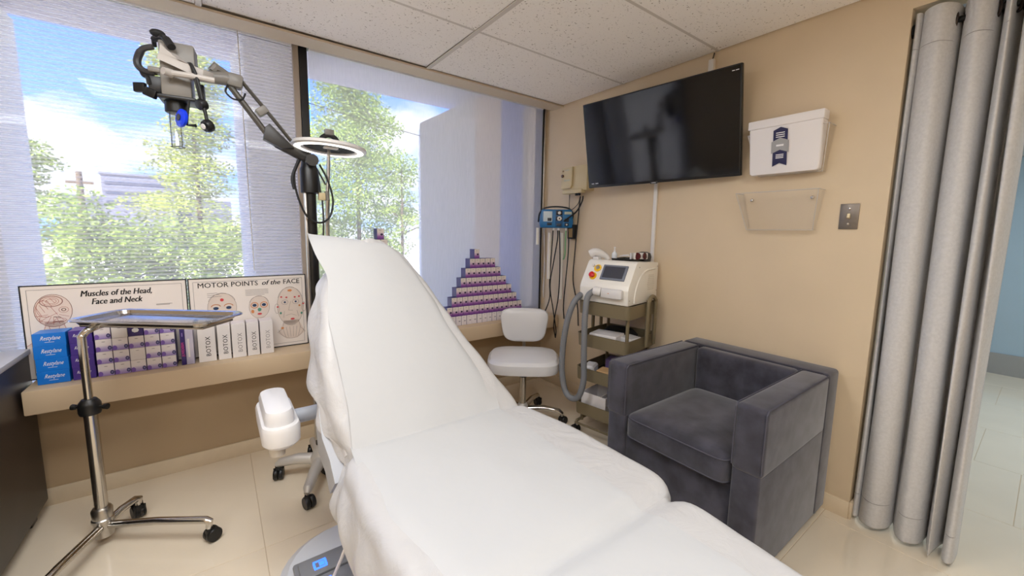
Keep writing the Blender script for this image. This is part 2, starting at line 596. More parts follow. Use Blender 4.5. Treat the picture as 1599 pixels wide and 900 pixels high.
B().cyl((4.04, -2.42, 1.0), (3.99, -2.42, 1.0), 0.01).cyl((3.99, -2.43, 1.0), (3.99, -2.32, 1.0), 0.01).obj('door_handle', STEEL, d1)

# ---- windows
def window(name, x0, x1, frame_specs):
    w = bpy.data.objects.new(name, None); COL.objects.link(w); struct(w)
    g = B().box(((x0 + x1) / 2, 0.05, 1.61), (x1 - x0, 0.006, 1.89)).obj('pane', GLASS, w, smooth=False)
    for (fx0, fx1, y0, y1, m_) in frame_specs:
        B().box(((fx0 + fx1) / 2, (y0 + y1) / 2, 1.608), (fx1 - fx0, y1 - y0, 1.88), bev=0.002, seg=1).obj('frame', m_, w)
    B().box(((x0 + x1) / 2, 0.05, 0.685), (x1 - x0, 0.06, 0.034)).obj('frame', FRAMEB, w)
    B().box(((x0 + x1) / 2, 0.05, 2.535), (x1 - x0, 0.06, 0.03)).obj('frame', FRAMEB, w)
    return w
window('window_1', -4.85, -2.003, [(-2.038, -2.004, -0.012, 0.08, FRAMET), (-4.85, -4.80, -0.012, 0.08, FRAMEB)])
window('window_2', -1.958, -0.02, [(-2.003, -1.958, -0.016, 0.09, FRAMEB), (-0.056, -0.032, -0.012, 0.08, FRAMEB), (-0.031, -0.018, -0.02, 0.08, STEEL), (-0.017, -0.001, -0.012, 0.08, VAL)])

def roller_shade(label, x0, x1, m_):
    t = thing('roller_shade', label, 'window shade', ((x0 + x1) / 2, -0.028, 0.668), group=None)
    w = x1 - x0
    put('fabric', B().grid(lambda u, v: Vector(((u - 0.5) * w, 0.0015 * sin(u * 9) , 0.018 + v * 1.86)), 24, 2).mesh('fabric', m_), t)
    B().cyl((-w / 2, 0, 0.012), (w / 2, 0, 0.012), 0.010, n=10).obj('hem_bar', FRAMET, t)
    B().cyl((-w / 2, 0.004, 1.84), (w / 2, 0.004, 1.84), 0.022, n=14).obj('roller_tube', WHITEP, t)
    return t
sh1 = roller_shade('finely striped white roller shade covering the wide window behind the face posters', -4.7, -2.045, SHADE_STRIPED)
sh2 = roller_shade('plain sheer white roller shade covering the window behind the vial box pyramids', -1.952, -0.062, SHADE_PLAIN)
cordm = mat('shade_cord', (196, 190, 170), 0.6)
def local(pts, t): return [Vector(p) - Vector(t.location) for p in pts]
B().tube(local([(-2.31, -0.036, 2.50), (-2.305, -0.038, 1.7), (-2.30, -0.036, 1.15)], sh1), 0.0022, 6).obj('pull_cord', cordm, sh1)
B().tube(local(spline([(-0.045, -0.05, 1.5), (-0.035, -0.07, 1.1), (-0.05, -0.075, 0.9), (-0.03, -0.06, 0.80), (-0.02, -0.05, 1.0), (-0.02, -0.04, 1.45)]), sh2), 0.003, 6).obj('pull_chain', WHITEP, sh2)

# ================================================================== OUTSIDE
GROUND = mat('pale_concrete_paving', (196, 192, 184), 0.9, noise_amt=0.15, noise_scale=2)
struct(B().box((0, 40, -0.7), (160, 79.6, 0.2)).obj('ground', GROUND))
STUCCO = mat('white_stucco', (240, 238, 234), 0.85, noise_amt=0.05, noise_scale=30, bump=0.6, bump_scale=40)
STUCCO_SHADE = mat('beige_shaded_stucco', (226, 204, 182), 0.85, noise_amt=0.03, noise_scale=20)  # same stucco; the second facet's beige shade is put into the colour
SKYREFL = mat('painted_sky_reflection', (150, 168, 236), 0.4)  # reflected sky blue painted in as the third facet's colour
struct(B().box((-2.0, -0.925, 2.80), (14.0, 4.15, 0.20)).obj('soffit', mat('soffit_plaster', (205, 202, 214), 0.8)))  # rear part extended out of view over the room to block leaking sun
b = B(); b.prism([(-2.255, 0.55, -0.6), (-1.945, 0.55, -0.6), (-1.88, 1.0, -0.6), (-2.31, 1.0, -0.6)], (0, 0, 3.3), bev=0.01)
struct(b.obj('pillar_1', STUCCO))
# angled pier: three facets, top cut on a slope
b = B()
base = [(-0.78, 1.0), (-0.37, 0.62), (-0.205, 0.42), (-0.03, 0.30), (0.3, 0.30), (0.3, 1.7), (-0.5, 1.7)]
tops = [2.46, 2.69, 2.69, 2.69, 2.69, 2.69, 2.46]
lo = [b.bm.verts.new((x, y, -0.6)) for x, y in base]
hi = [b.bm.verts.new((x, y, z)) for (x, y), z in zip(base, tops)]
n_ = len(base)
for i in range(n_):
    j = (i + 1) % n_
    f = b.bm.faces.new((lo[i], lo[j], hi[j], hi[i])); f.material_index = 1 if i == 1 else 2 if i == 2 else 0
b.bm.faces.new(hi)
struct(b.obj('pillar_2', [STUCCO, STUCCO_SHADE, SKYREFL], smooth=False))
struct(B().box((-3.58, 0.8, 1.0), (0.36, 0.6, 3.3)).obj('pillar_3', STUCCO))

BARK = mat('grey_bark', (104, 88, 70), 0.9, noise_amt=0.25, noise_scale=14)
def leaf_mat(name, c):
    m = bpy.data.materials.new(name); m.use_nodes = True
    t = m.node_tree; p = t.nodes['Principled BSDF']
    tcx = N(t, 'ShaderNodeTexCoord'); nz_ = N(t, 'ShaderNodeTexNoise'); nz_.inputs['Scale'].default_value = 2.2
    r = N(t, 'ShaderNodeValToRGB')
    r.color_ramp.elements[0].position = 0.35; r.color_ramp.elements[0].color = srgb(*[v * 0.78 for v in c])
    r.color_ramp.elements[1].position = 0.65; r.color_ramp.elements[1].color = srgb(*[min(255, v * 1.12) for v in c])
    t.links.new(tcx.outputs['Object'], nz_.inputs[0]); t.links.new(nz_.outputs[0], r.inputs[0]); t.links.new(r.outputs[0], p.inputs['Base Color'])
    p.inputs['Roughness'].default_value = 0.6
    tl = N(t, 'ShaderNodeBsdfTranslucent'); t.links.new(r.outputs[0], tl.inputs[0])
    mx = N(t, 'ShaderNodeMixShader'); mx.inputs[0].default_value = 0.4
    t.links.new(p.outputs[0], mx.inputs[1]); t.links.new(tl.outputs[0], mx.inputs[2])
    t.links.new(mx.outputs[0], t.nodes['Material Output'].inputs[0])
    return m
LEAF1 = leaf_mat('yellow_green_leaf', (184, 194, 98))
LEAF2 = leaf_mat('fresh_green_leaf', (160, 180, 92))
LEAF3 = leaf_mat('hedge_leaf', (156, 176, 86))
def foliage(clumps, nleaf, size, rng):
    vs_, fs = [], []
    for (c, r, sz) in clumps:
        for _ in range(int(nleaf * r * r)):
            while True:
                p = Vector((rng.uniform(-1, 1), rng.uniform(-1, 1), rng.uniform(-1, 1)))
                if 0.15 < p.length < 1: break
            p = Vector((p.x * r * sz[0], p.y * r * sz[1], p.z * r * sz[2])) + Vector(c)
            a = Vector((rng.gauss(0, 1), rng.gauss(0, 1), rng.gauss(0, 0.7))).normalized()
            n_ = Vector((rng.gauss(0, 1), rng.gauss(0, 1), rng.gauss(0, 1)))
            bb = a.cross(n_).normalized()
            s_ = size * rng.uniform(0.6, 1.3)
            k = len(vs_)
            vs_ += [p - a * s_, p + bb * s_ * 0.45, p + a * s_, p - bb * s_ * 0.45]
            fs.append((k, k + 1, k + 2, k + 3))
    me = bpy.data.meshes.new('foliage')
    me.from_pydata([tuple(v) for v in vs_], [], fs)
    return me
def tree(label, loc, h, clumps, leaf, nleaf, size, seed, trunk_r=0.08, lean=0.0, name='tree', cat='tree', limbs=7):
    rng = random.Random(seed)
    t = thing(name, label, cat, loc)
    b = B()
    b.tube([(0, 0, 0), (lean * 0.4, 0.02, h * 0.35), (lean * 0.8, -0.02, h * 0.7), (lean, 0, h * 0.95)], [trunk_r, trunk_r * 0.8, trunk_r * 0.5, trunk_r * 0.15], 9)
    for c, r, s_ in clumps[:limbs]:
        z0 = max(h * 0.2, c[2] - r * 1.2)
        b.tube([(lean * z0 / h, 0, z0), ((c[0] + lean) * 0.5, c[1] * 0.6, (c[2] + z0) / 2), c], [trunk_r * 0.4, trunk_r * 0.28, trunk_r * 0.08], 6)
    b.obj('trunk', BARK, t)
    me = foliage(clumps, nleaf, size, rng)
    me.materials.append(leaf)
    stuff(put('foliage', me, t))
    return t
def crown(rng, h0, h1, rmax, n, taper=0.5, flat=0.55):
    o = []
    for i in range(n):
        f = (i + rng.random()) / n
        z = h0 + (h1 - h0) * f
        rr = rmax * (1 - taper * f) * (0.55 + 0.45 * sin(pi * min(1, f * 1.6 + 0.15)))
        a = rng.uniform(0, 2 * pi)
        d = rr * rng.uniform(0.25, 0.95)
        o.append(((d * cos(a), d * sin(a), z), rng.uniform(0.28, 0.46) * rmax, (1.25, 1.25, flat)))
    return o
rg = random.Random(11)
tree('tall feathery yellow-green tree outside the striped shade behind the grey scope head', (-2.75, 10, -0.6), 6.2, crown(rg, 1.0, 6.2, 1.3, 46, taper=0.42), LEAF1, 1900, 0.042, 1, 0.07)
tree('large airy green tree outside the plain shade behind the white ring lamp', (0.85, 9, -0.6), 6.4, crown(rg, 0.9, 6.6, 1.7, 60, taper=0.38), LEAF2, 1350, 0.045, 2, 0.07)
tree('slender tree with a straight grey trunk beside the pale stucco pier', (1.5, 7.4, -0.6), 3.9, crown(rg, 1.95, 4.0, 0.68, 16), LEAF2, 1900, 0.04, 3, 0.05)
tree('small bright tree rising above the bushes at the far end of the striped shade', (-5.5, 9.4, -0.6), 3.6, crown(rg, 0.7, 3.7, 0.85, 22), LEAF3, 2300, 0.045, 4, 0.05)
bush = [((-4.75, 9.2), 2.7, 0.75, 'tall rounded green bush under the utility pole outside the striped shade'),
        ((-4.0, 9.0), 2.35, 0.7, 'green bush growing in front of the far grey building'),
        ((-3.3, 9.1), 2.3, 0.65, 'green bush at the foot of the tall feathery tree'),
        ((-2.5, 9.0), 2.2, 0.65, 'low green bush outside, beside the stucco pier next to the striped shade'),
        ((-0.2, 9.6), 2.2, 0.8, 'low green bush under the large airy tree outside the plain shade'),
        ((1.3, 9.8), 1.9, 0.75, 'low green bush behind the slender tree by the pale pier')]
for i, ((x, y), h_, r_, lab) in enumerate(bush):
    cl = [((rg.uniform(-0.5, 0.5) * r_, rg.uniform(-0.3, 0.3), z), rg.uniform(0.35, 0.5), (1.1, 1.0, 0.85)) for z in [0.35 + (h_ - 0.75) * k / 9 for k in range(10)]]
    k_ = 0.85
    x, y = -2.478 + (x + 2.478) * k_, -2.87 + (y + 2.87) * k_ - 0.25
    tree(lab, (x, y, -0.6), h_ * 0.8, cl, LEAF3, 2300, 0.045, 20 + i, 0.04, name='bush', cat='bush', limbs=4)
# far grey building, utility pole, overhead wire
FARW = mat('far_grey_facade', (112, 114, 130), 0.8)
FARD = mat('far_window_glass', (70, 76, 96), 0.3)
t = thing('building', 'far grey flat-roofed building seen between the trees through the striped shade', 'building', (-7.2, 45, -0.6))
B().box((0, 0, 3.0), (4.4, 6, 6.1)).obj('tower_block', FARW, t, smooth=False)
B().box((0.6, 1, 2.2), (11, 6, 4.4)).obj('low_wing', mat('far_grey_wing', (96, 100, 118), 0.8), t, smooth=False)
B().box((0, 0, 6.12), (4.6, 6.2, 0.14)).obj('parapet', FARW, t, smooth=False)
for k in range(3):
    B().box((0, -3.01, 3.9 + 0.75 * k), (4.0, 0.06, 0.22)).obj('window', FARD, t, smooth=False)
t = thing('utility_pole', 'dark wooden utility pole rising behind the bushes through the striped shade', 'pole', (-8.4, 30, -0.6))
B().cyl((0, 0, 0), (0, 0, 5.0), 0.17, 0.13, 10).obj('post', BARK, t)
B().box((0, 0, 4.4), (1.1, 0.12, 0.14)).obj('crossarm', BARK, t)
tag(B().tube([(-1.958, 0.088, 2.209), (-1.45, 0.095, 2.148), (-0.936, 0.095, 2.093), (-0.45, 0.095, 2.046), (-0.035, 0.078, 2.008)], 0.0022, 6).obj('outdoor_wire', mat('grey_wire', (150, 140, 134), 0.6)), 'thin wire strung across the outside of the window with the plain sheer shade', 'wire')

# ================================================================== TREATMENT CHAIR
TH = radians(50)
BO = Vector((-1.8, -1.5, 0.66))
def bp(u, v, n):   # point on the reclined back: u across, v up the back, n out of it
    return BO + Vector((u, v * cos(TH) - n * sin(TH), v * sin(TH) + n * cos(TH)))
def lerp_tab(tab, v):
    if v <= tab[0][0]: return tab[0][1]
    for (a, x), (b_, y) in zip(tab, tab[1:]):
        if v <= b_: return x + (y - x) * (v - a) / (b_ - a)
    return tab[-1][1]
def sm(tab, v):
    return sum(lerp_tab(tab, v + d) for d in (-0.03, -0.015, 0, 0.015, 0.03)) / 5
uL = [(-0.03, -0.37), (0.1, -0.39), (0.3, -0.395), (0.45, -0.375), (0.62, -0.345), (0.72, -0.31), (0.80, -0.26), (0.87, -0.20), (0.90, -0.15)]
uR = [(-0.03, 0.385), (0.037, 0.36), (0.21, 0.295), (0.39, 0.225), (0.55, 0.178), (0.705, 0.122), (0.80, 0.085), (0.87, 0.03), (0.90, -0.02)]
chair = thing('treatment_chair', 'white draped reclining treatment chair in the middle of the room', 'treatment chair', (-1.8, -2.0, 0))
CO = Vector((-1.8, -2.0, 0))
def wr(p, s=6, a=0.006, seed=0):
    return noise.noise(Vector((p[0] * s + seed, p[1] * s, p[2] * s))) * a
# reclined back shell (grey plastic)
b = B()
loops = []
for k in range(13):
    v = -0.09 + 0.97 * k / 12
    l, r = sm(uL, v) + 0.035, sm(uR, v) - 0.035
    k_ = max(0, 1 - max(0, v - 0.1) / 0.4)
    dp = 0.135 + 0.15 * k_
    l -= (0.035 + 0.028) * k_
    loops.append([bp(l, v, -0.05 - 0.035 * k_) - CO, bp(l + 0.012, v, -dp) - CO, bp((l + r) / 2, v, -dp - 0.025) - CO, bp(r - 0.015, v, -dp) - CO, bp(r, v, -0.05) - CO, bp((l + r) / 2, v, -0.04) - CO])
b.loft(loops)
b.obj('back_shell', GREYP, chair)
# back cushion
b = B(); loops = []
for k in range(19):
    v = -0.02 + 0.905 * k / 18
    l, r = sm(uL, v) + 0.012, sm(uR, v) - 0.012
    e = min(1, (0.905 - v) / 0.07 + 0.15)
    lp = []
    for a in range(28):
        t_ = 2 * pi * a / 28
        cu, cn = cos(t_), sin(t_)
        su = math.copysign(abs(cu) ** 0.35, cu); sn = math.copysign(abs(cn) ** 0.6, cn)
        lp.append(bp((l + r) / 2 + su * (r - l) / 2, v, -0.055 + sn * 0.05 * e) - CO)
    loops.append(lp)
b.loft(loops)
b.obj('back_cushion', VINYL, chair)
def back_profile(s, v, hemL, hemR):
    # s in 0..1 from the hanging hem on one side, over the cushion, to the other hem
    l, r = sm(uL, v), sm(uR, v)
    if s < 0.16:
        f = s / 0.16
        return (l - 0.028 * (1 - f) * sin(pi * (0.2 + f * 0.8)) - 0.004, -hemL + (hemL - 0.05) * f)
    if s < 0.28:
        f = (s - 0.16) / 0.12
        return (l + 0.05 * f * f, -0.05 + 0.054 * sin(f * pi / 2))
    if s < 0.72:
        f = (s - 0.28) / 0.44
        return (l + 0.05 + (r - l - 0.10) * f, 0.004 + 0.012 * sin(pi * f))
    if s < 0.84:
        f = 1 - (s - 0.72) / 0.12
        return (r - 0.05 * f * f, -0.05 + 0.054 * sin(f * pi / 2))
    f = 1 - (s - 0.84) / 0.16
    return (r + 0.02 * (1 - f), -hemR + (hemR - 0.05) * f)
def back_cover(u, w):
    v = -0.07 + 0.97 * w
    hL = lerp_tab([(0, 0.075), (0.12, 0.085), (0.40, 0.17), (0.6, 0.15), (1, 0.10)], w) + 0.015 * sin(w * 14)
    hR = 0.15 - 0.06 * w + 0.015 * sin(w * 12 + 1)
    pu, pn = back_profile(u, v, hL, hR)
    side = max(0, 0.30 - u) / 0.30
    sideR = max(0, u - 0.70) / 0.30
    cr = 0.014 * side * sin(w * 38 + u * 26 + 3 * sin(w * 6)) + 0.007 * sideR * sin(w * 30 - u * 18)
    tuck = max(0, 1 - w / 0.17)
    pu += cr * 0.6 + (0.05 * tuck * side)
    pn += cr + 0.004 * noise.noise(Vector((u * 7, w * 7, 3)))
    return bp(pu, v, pn + 0.004) - CO
me = B().grid(back_cover, 72, 60).mesh('back_cover', COVER, angle=80)
put('back_cover', me, chair)
# seat and leg cushions with their covers
SZ = 0.645
def seat_edges(y):
    # (x left, x right, z drop) along the seat; two rounded pads meeting at y = -2.265
    if y > -2.265:
        f = max(0, (-2.165 - y) / 0.10)
        rn = 1 - math.sqrt(max(0, 1 - min(1, f) ** 2))
        xr = lerp_tab([(-2.30, -1.365), (-2.05, -1.362), (-1.8, -1.365), (-1.65, -1.385), (-1.50, -1.415)], y) - 0.065 * rn
        xl = lerp_tab([(-2.30, -2.205), (-1.9, -2.205), (-1.7, -2.20), (-1.6, -2.19), (-1.50, -2.165)], y) + 0.03 * rn
    else:
        f = max(0, (y + 2.37) / 0.105)
        rn = 1 - math.sqrt(max(0, 1 - min(1, f) ** 2))
        xr = lerp_tab([(-3.0, -1.46), (-2.6, -1.435), (-2.37, -1.405), (-2.27, -1.40)], y) - 0.06 * rn
        xl = lerp_tab([(-3.0, -2.15), (-2.6, -2.18), (-2.27, -2.195)], y) + 0.03 * rn
    return xl, xr
def pad_z(y):
    d = abs(y + 2.268)
    return SZ - 0.022 * math.exp(-(d / 0.035) ** 2) - (0.03 * max(0, 1 - abs(y + 1.5) / 0.05))
for nm, y0, y1 in (('seat_cushion', -1.49, -2.258), ('leg_cushion', -2.278, -2.93)):
    b = B(); loops = []
    for k in range(17):
        y = y0 + (y1 - y0) * k / 16
        l, r = seat_edges(y); l += 0.02; r -= 0.02
        lp = []
        for a in range(28):
            t_ = 2 * pi * a / 28
            cu, cn = cos(t_), sin(t_)
            su = math.copysign(abs(cu) ** 0.35, cu); sn = math.copysign(abs(cn) ** 0.5, cn)
            lp.append(Vector(((l + r) / 2 + su * (r - l) / 2, y, pad_z(y) - 0.075 + sn * 0.062)) - CO)
        loops.append(lp)
    b.loft(loops)
    b.obj(nm, VINYL, chair)
def seat_cover_fn(y0, y1, hemLa, hemLb):
    def fn(u, w):
        y = y0 + (y1 - y0) * w
        l, r = seat_edges(y)
        pinch = max(0, 1 - w / 0.10) if y0 > -2 else 0
        l += 0.02 * pinch
        hL = lerp_tab([(0, hemLa), (0.12, hemLa + 0.07), (1, hemLb)], w) + 0.012 * sin(w * 17)
        hR = 0.16 + 0.012 * sin(w * 21)
        zt = pad_z(y)
        if u < 0.24:
            f = u / 0.24
            x = l - 0.035 * sin(pi * f) * (1 - 0.4 * f) - 0.03 * (1 - f) * max(0, 1 - abs(w - 0.13) / 0.15); z = zt - hL + (hL - 0.055) * f
        elif u < 0.34:
            f = (u - 0.24) / 0.10
            x = l + 0.055 * f * f; z = zt - 0.055 + 0.057 * sin(f * pi / 2)
        elif u < 0.74:
            f = (u - 0.34) / 0.40
            x = l + 0.055 + (r - l - 0.11) * f; z = zt + 0.002 + 0.006 * sin(pi * f)
        elif u < 0.86:
            f = 1 - (u - 0.74) / 0.12
            x = r - 0.055 * f * f; z = zt - 0.055 + 0.057 * sin(f * pi / 2)
        else:
            f = 1 - (u - 0.86) / 0.14
            x = r + 0.012 * (1 - f); z = zt - hR + (hR - 0.055) * f
        side = max(0, 0.34 - u) / 0.34
        sideR = max(0, u - 0.70) / 0.3
        c = 0.010 * side * sin(w * 34 + u * 20 + 2 * sin(w * 7)) + 0.006 * sideR * sin(w * 40 - u * 14)
        return Vector((x - c, y, z + c * 0.6 + 0.004 + 0.003 * noise.noise(Vector((u * 8, w * 8, 9))))) - CO
    return fn
put('seat_cover', B().grid(seat_cover_fn(-1.43, -2.269, 0.12, 0.34), 76, 46).mesh('seat_cover', COVER, angle=80), chair)
put('leg_cover', B().grid(seat_cover_fn(-2.262, -2.94, 0.30, 0.30), 76, 40).mesh('leg_cover', COVER, angle=80), chair)
# grey under-shell, column, base plate
b = B(); b.box((-0.01, 0.12, 0.545), (0.66, 0.72, 0.06), bev=0.02).box((-0.01, -0.62, 0.545), (0.58, 0.55, 0.05), bev=0.02)
b.obj('seat_frame', GREYP, chair)
b = B()
b.loft([rrect(0.60, 0.62, 0.10, 0.09, 5, 0.0, 0.16), rrect(0.56, 0.58, 0.10, 0.25, 5, 0.0, 0.15), rrect(0.50, 0.50, 0.10, 0.40, 5, 0.0, 0.14), rrect(0.56, 0.52, 0.10, 0.53, 5, 0.0, 0.14)])
b.obj('column', GREYP, chair)
b = B()
b.loft([rrect(1.08, 1.22, 0.22, 0.0, 7, -0.01, 0.29), rrect(1.12, 1.26, 0.24, 0.03, 7, -0.01, 0.29), rrect(1.12, 1.26, 0.24, 0.075, 7, -0.01, 0.29), rrect(1.06, 1.2, 0.22, 0.10, 7, -0.01, 0.29)])
b.obj('base_plate', mat('base_plate_plastic', (200, 203, 208), 0.35), chair)
# pedal panel with two lit pedals
pp = B().box((-0.405, 0.565, 0.112), (0.22, 0.34, 0.02), rot=Matrix.Rotation(0.0, 3, 'Z'), bev=0.008).obj('pedal_panel', MIDG, chair)
LITB = mat('blue_lit_pedal_symbol', (40, 90, 255), 0.4, emit=(50, 100, 255), estr=2.5)
for k in range(3):
    yy = 0.665 - 0.10 * k
    B().box((-0.405, yy, 0.126), (0.19, 0.092, 0.016), bev=0.005).obj('pedal', MIDG, pp)
    bb = B()
    for sx_, sy_, w_, d_ in ((0, 0.018, 0.045, 0.007), (0, -0.018, 0.045, 0.007), (0.020, 0, 0.007, 0.03), (-0.020, 0, 0.007, 0.03), (0.006, 0, 0.018, 0.02)):
        bb.box((-0.43 + sx_, yy + sy_, 0.1345), (w_, d_, 0.002))
    bb.obj('pedal_symbol', LITB, pp)
# armrest with cylindrical bracket
arm = B()
arm.loft([rrect(0.10, 0.33, 0.048, 0.585, 6, -0.52, 0.92), rrect(0.128, 0.36, 0.06, 0.60, 6, -0.52, 0.92), rrect(0.132, 0.364, 0.062, 0.655, 6, -0.52, 0.92), rrect(0.122, 0.35, 0.058, 0.668, 6, -0.52, 0.92)])
ar = arm.obj('armrest', WHITEP, chair)
bb = B().loft([rrect(0.10, 0.31, 0.046, 0.664, 6, -0.522, 0.925), rrect(0.10, 0.31, 0.046, 0.70, 6, -0.522, 0.925), rrect(0.088, 0.29, 0.042, 0.718, 6, -0.522, 0.925), rrect(0.06, 0.25, 0.03, 0.724, 6, -0.522, 0.925)])
bb.obj('arm_pad', mat('soft_white_vinyl', (222, 221, 222), 0.35), ar)
B().cyl((-0.535, 0.81, 0.545), (-0.535, 0.81, 0.59), 0.026, 0.03, 16).obj('lower_cap', mat('greige_plastic', (200, 192, 180), 0.45), ar)
B().cyl((-0.47, 0.92, 0.632), (-0.28, 0.92, 0.632), 0.03, n=16).obj('bracket', GREYP, ar)
B().box((-0.30, 0.92, 0.62), (0.10, 0.14, 0.12), bev=0.02).obj('bracket_housing', GREYP, ar)

# exam paper: one strip over back, seat and legs, folded over the head end
pL = [(-0.02, -0.345), (0.126, -0.331), (0.33, -0.334), (0.5, -0.338), (0.70, -0.305), (0.80, -0.335), (0.92, -0.352), (1.0, -0.352)]
pR = [(-0.05, 0.255), (0.115, 0.285), (0.28, 0.245), (0.39, 0.212), (0.534, 0.178), (0.705, 0.124), (0.836, 0.062), (0.90, -0.02), (0.93, -0.13)]
paper_o = Vector((-1.85, -1.5, 0.66))
def paper_back(u, w):
    v = -0.06 + 0.995 * w
    l, r = sm(pL, v), sm(pR, v)
    x = l + (r - l) * u
    ledge = sm(uL, v); 
    n = 0.016 + 0.012 * sin(pi * u) + 0.003 * noise.noise(Vector((x * 6, v * 6, 1)))
    # drape over the rounded right edge and the head end, the corner flap stays flat
    e = max(0, (u - 0.86) / 0.14); n -= 0.06 * e * e * min(1, v / 0.3)
    h = max(0, (v - 0.84) / 0.09); n -= 0.05 * h * h * (u ** 0.5)
    n += 0.003 * math.exp(-((v - 0.545 + 0.02 * (u - 0.5)) / 0.006) ** 2) + 0.004 * noise.noise(Vector((x * 3.5, v * 3.0, 8)))
    n += 0.0025 * sin(v * 70) * max(0, v - 0.55) * sin(u * 5)
    return bp(x, v, n) - paper_o
def paper_flat(u, w):
    y = -1.45 - 1.483 * w
    xl = lerp_tab([(-3.0, -2.10), (-2.15, -2.142), (-1.97, -2.168), (-1.77, -2.166), (-1.536, -2.15), (-1.49, -2.145)], y)
    xr = lerp_tab([(-3.0, -1.575), (-2.0, -1.567), (-1.6, -1.548), (-1.49, -1.545)], y)
    x = xl + (xr - xl) * u
    z = pad_z(y) + 0.014 + 0.006 * sin(pi * u) + 0.003 * noise.noise(Vector((x * 7, y * 7, 4)))
    z -= 0.022 * max(0, 1 - u / 0.10) ** 2 
    z = max(z, 0.657 - 0.10 * max(0, -1.515 - y))
    z += 0.0035 * math.exp(-((y + 2.29 - 0.25 * (x + 1.85)) / 0.02) ** 2)
    return Vector((x, y, z)) - paper_o
tp = thing('exam_paper', 'long strip of white paper laid over the reclining treatment chair', 'paper sheet', paper_o)
put('upper_sheet', B().grid(paper_back, 40, 56).mesh('upper_sheet', PAPER, angle=80), tp)
put('lower_sheet', B().grid(paper_flat, 30, 80).mesh('lower_sheet', PAPER, angle=80), tp)
# white lead hanging from the chair over the pedals
tag(B().tube(spline([(-2.168, -1.62, 0.50), (-2.19, -1.58, 0.36), (-2.215, -1.53, 0.24), (-2.235, -1.51, 0.175), (-2.27, -1.55, 0.148), (-2.31, -1.66, 0.146), (-2.33, -1.76, 0.15)]), 0.0055, 8).obj('power_lead', WHITEP), 'thin white lead hanging down over the lit pedals of the treatment chair', 'cable')

# ================================================================== INSTRUMENT TRAY STAND
def caster(parent, x, y, r=0.032, ang=0.0, ztop=0.085, wm=BLACKP, twin=True, stem=True, sm_=None):
    c = cos(ang); s = sin(ang)
    b = B()
    for d in ((-0.013, 0.013) if twin else (0,)):
        ox, oy = x - s * d + c * 0.012, y + c * d + s * 0.012
        ax = Vector((-s, c, 0))
        b.lathe([(r * 0.3, -0.011), (r * 0.9, -0.011), (r, -0.006), (r, 0.006), (r * 0.9, 0.011), (r * 0.3, 0.011)], (ox, oy, r), ax, 20)
    w = b.obj('caster', wm, parent)
    bb = B()
    bb.box((x + c * 0.004, y + s * 0.004, r * 1.45), (0.036, 0.03, r * 1.2), rot=Matrix.Rotation(ang, 3, 'Z'), bev=0.008)
    bb.obj('fork', wm, w)
    if stem:
        B().cyl((x, y, r * 1.9), (x, y, ztop), 0.009, n=10).obj('stem', STEEL, w)
    return w
t = thing('tray_stand', 'stainless steel instrument tray stand in front of the window ledge', 'tray stand', (-2.952, -0.495, 0))
b = B(); tc_ = Vector((0.256, -0.040, 0)); tw = -0.664
Rz = Matrix.Rotation(tw, 3, 'Z')
def trl(L_, W_, r, z): return [Rz @ p + tc_ for p in rrect(L_, W_, r, z, 5)]
b.loft([trl(0.50, 0.20, 0.03, 0.985), trl(0.545, 0.222, 0.035, 0.991), trl(0.565, 0.232, 0.04, 1.006), trl(0.60, 0.258, 0.048, 1.009), trl(0.612, 0.268, 0.052, 1.004), trl(0.612, 0.268, 0.052, 1.0), trl(0.602, 0.26, 0.05, 0.999), trl(0.57, 0.235, 0.04, 0.997), trl(0.545, 0.222, 0.035, 0.984), trl(0.50, 0.20, 0.03, 0.981)], caps=False)
b.bm.verts.ensure_lookup_table()
nv = 24
b.bm.faces.new([b.bm.verts[i] for i in range(nv)])
b.bm.faces.new([b.bm.verts[i] for i in range(9 * nv, 10 * nv)])
b.obj('tray', CHROME, t)
top = Rz @ Vector((-0.235, -0.06, 0)) + tc_
fr = B()
fr.tube(spline([(0, 0, 0.60), (0, 0, 0.90), (0.004, 0.003, 0.945), (0.03, 0.012, 0.968), (top.x + 0.02, top.y, 0.972)], 6), 0.0145, 14)
p1 = Rz @ Vector((-0.27, 0.085, 0)) + tc_; p2 = Rz @ Vector((-0.27, -0.085, 0)) + tc_
p3 = Rz @ Vector((0.26, -0.085, 0)) + tc_; p4 = Rz @ Vector((0.26, 0.085, 0)) + tc_
fr.tube([(q.x, q.y, 0.976) for q in (p1, p2, p3, p4, p1)], 0.006, 8)
fr.obj('upright', CHROME, t)
pole = B().cyl((0, 0, 0.10), (0, 0, 0.635), 0.0225, n=20).obj('pole', CHROME, t)
col = B().lathe([(0.024, 0.60), (0.034, 0.602), (0.037, 0.615), (0.037, 0.645), (0.033, 0.655), (0.024, 0.668)], n=20).obj('collar', BLACKP, t)
for a in (2.6, -0.5):
    B().tube([(0.03 * cos(a), 0.03 * sin(a), 0.632), (0.05 * cos(a), 0.05 * sin(a), 0.632), (0.054 * cos(a), 0.054 * sin(a), 0.632), (0.068 * cos(a), 0.068 * sin(a), 0.632)], [0.006, 0.006, 0.011, 0.013], 10).obj('thumb_screw', BLACKP, col)
hub = B().lathe([(0.026, 0.035), (0.033, 0.037), (0.034, 0.06), (0.034, 0.105), (0.038, 0.108), (0.038, 0.118), (0.034, 0.122), (0.036, 0.16), (0.030, 0.17), (0.023, 0.172)], n=22).obj('hub', STEEL, t)
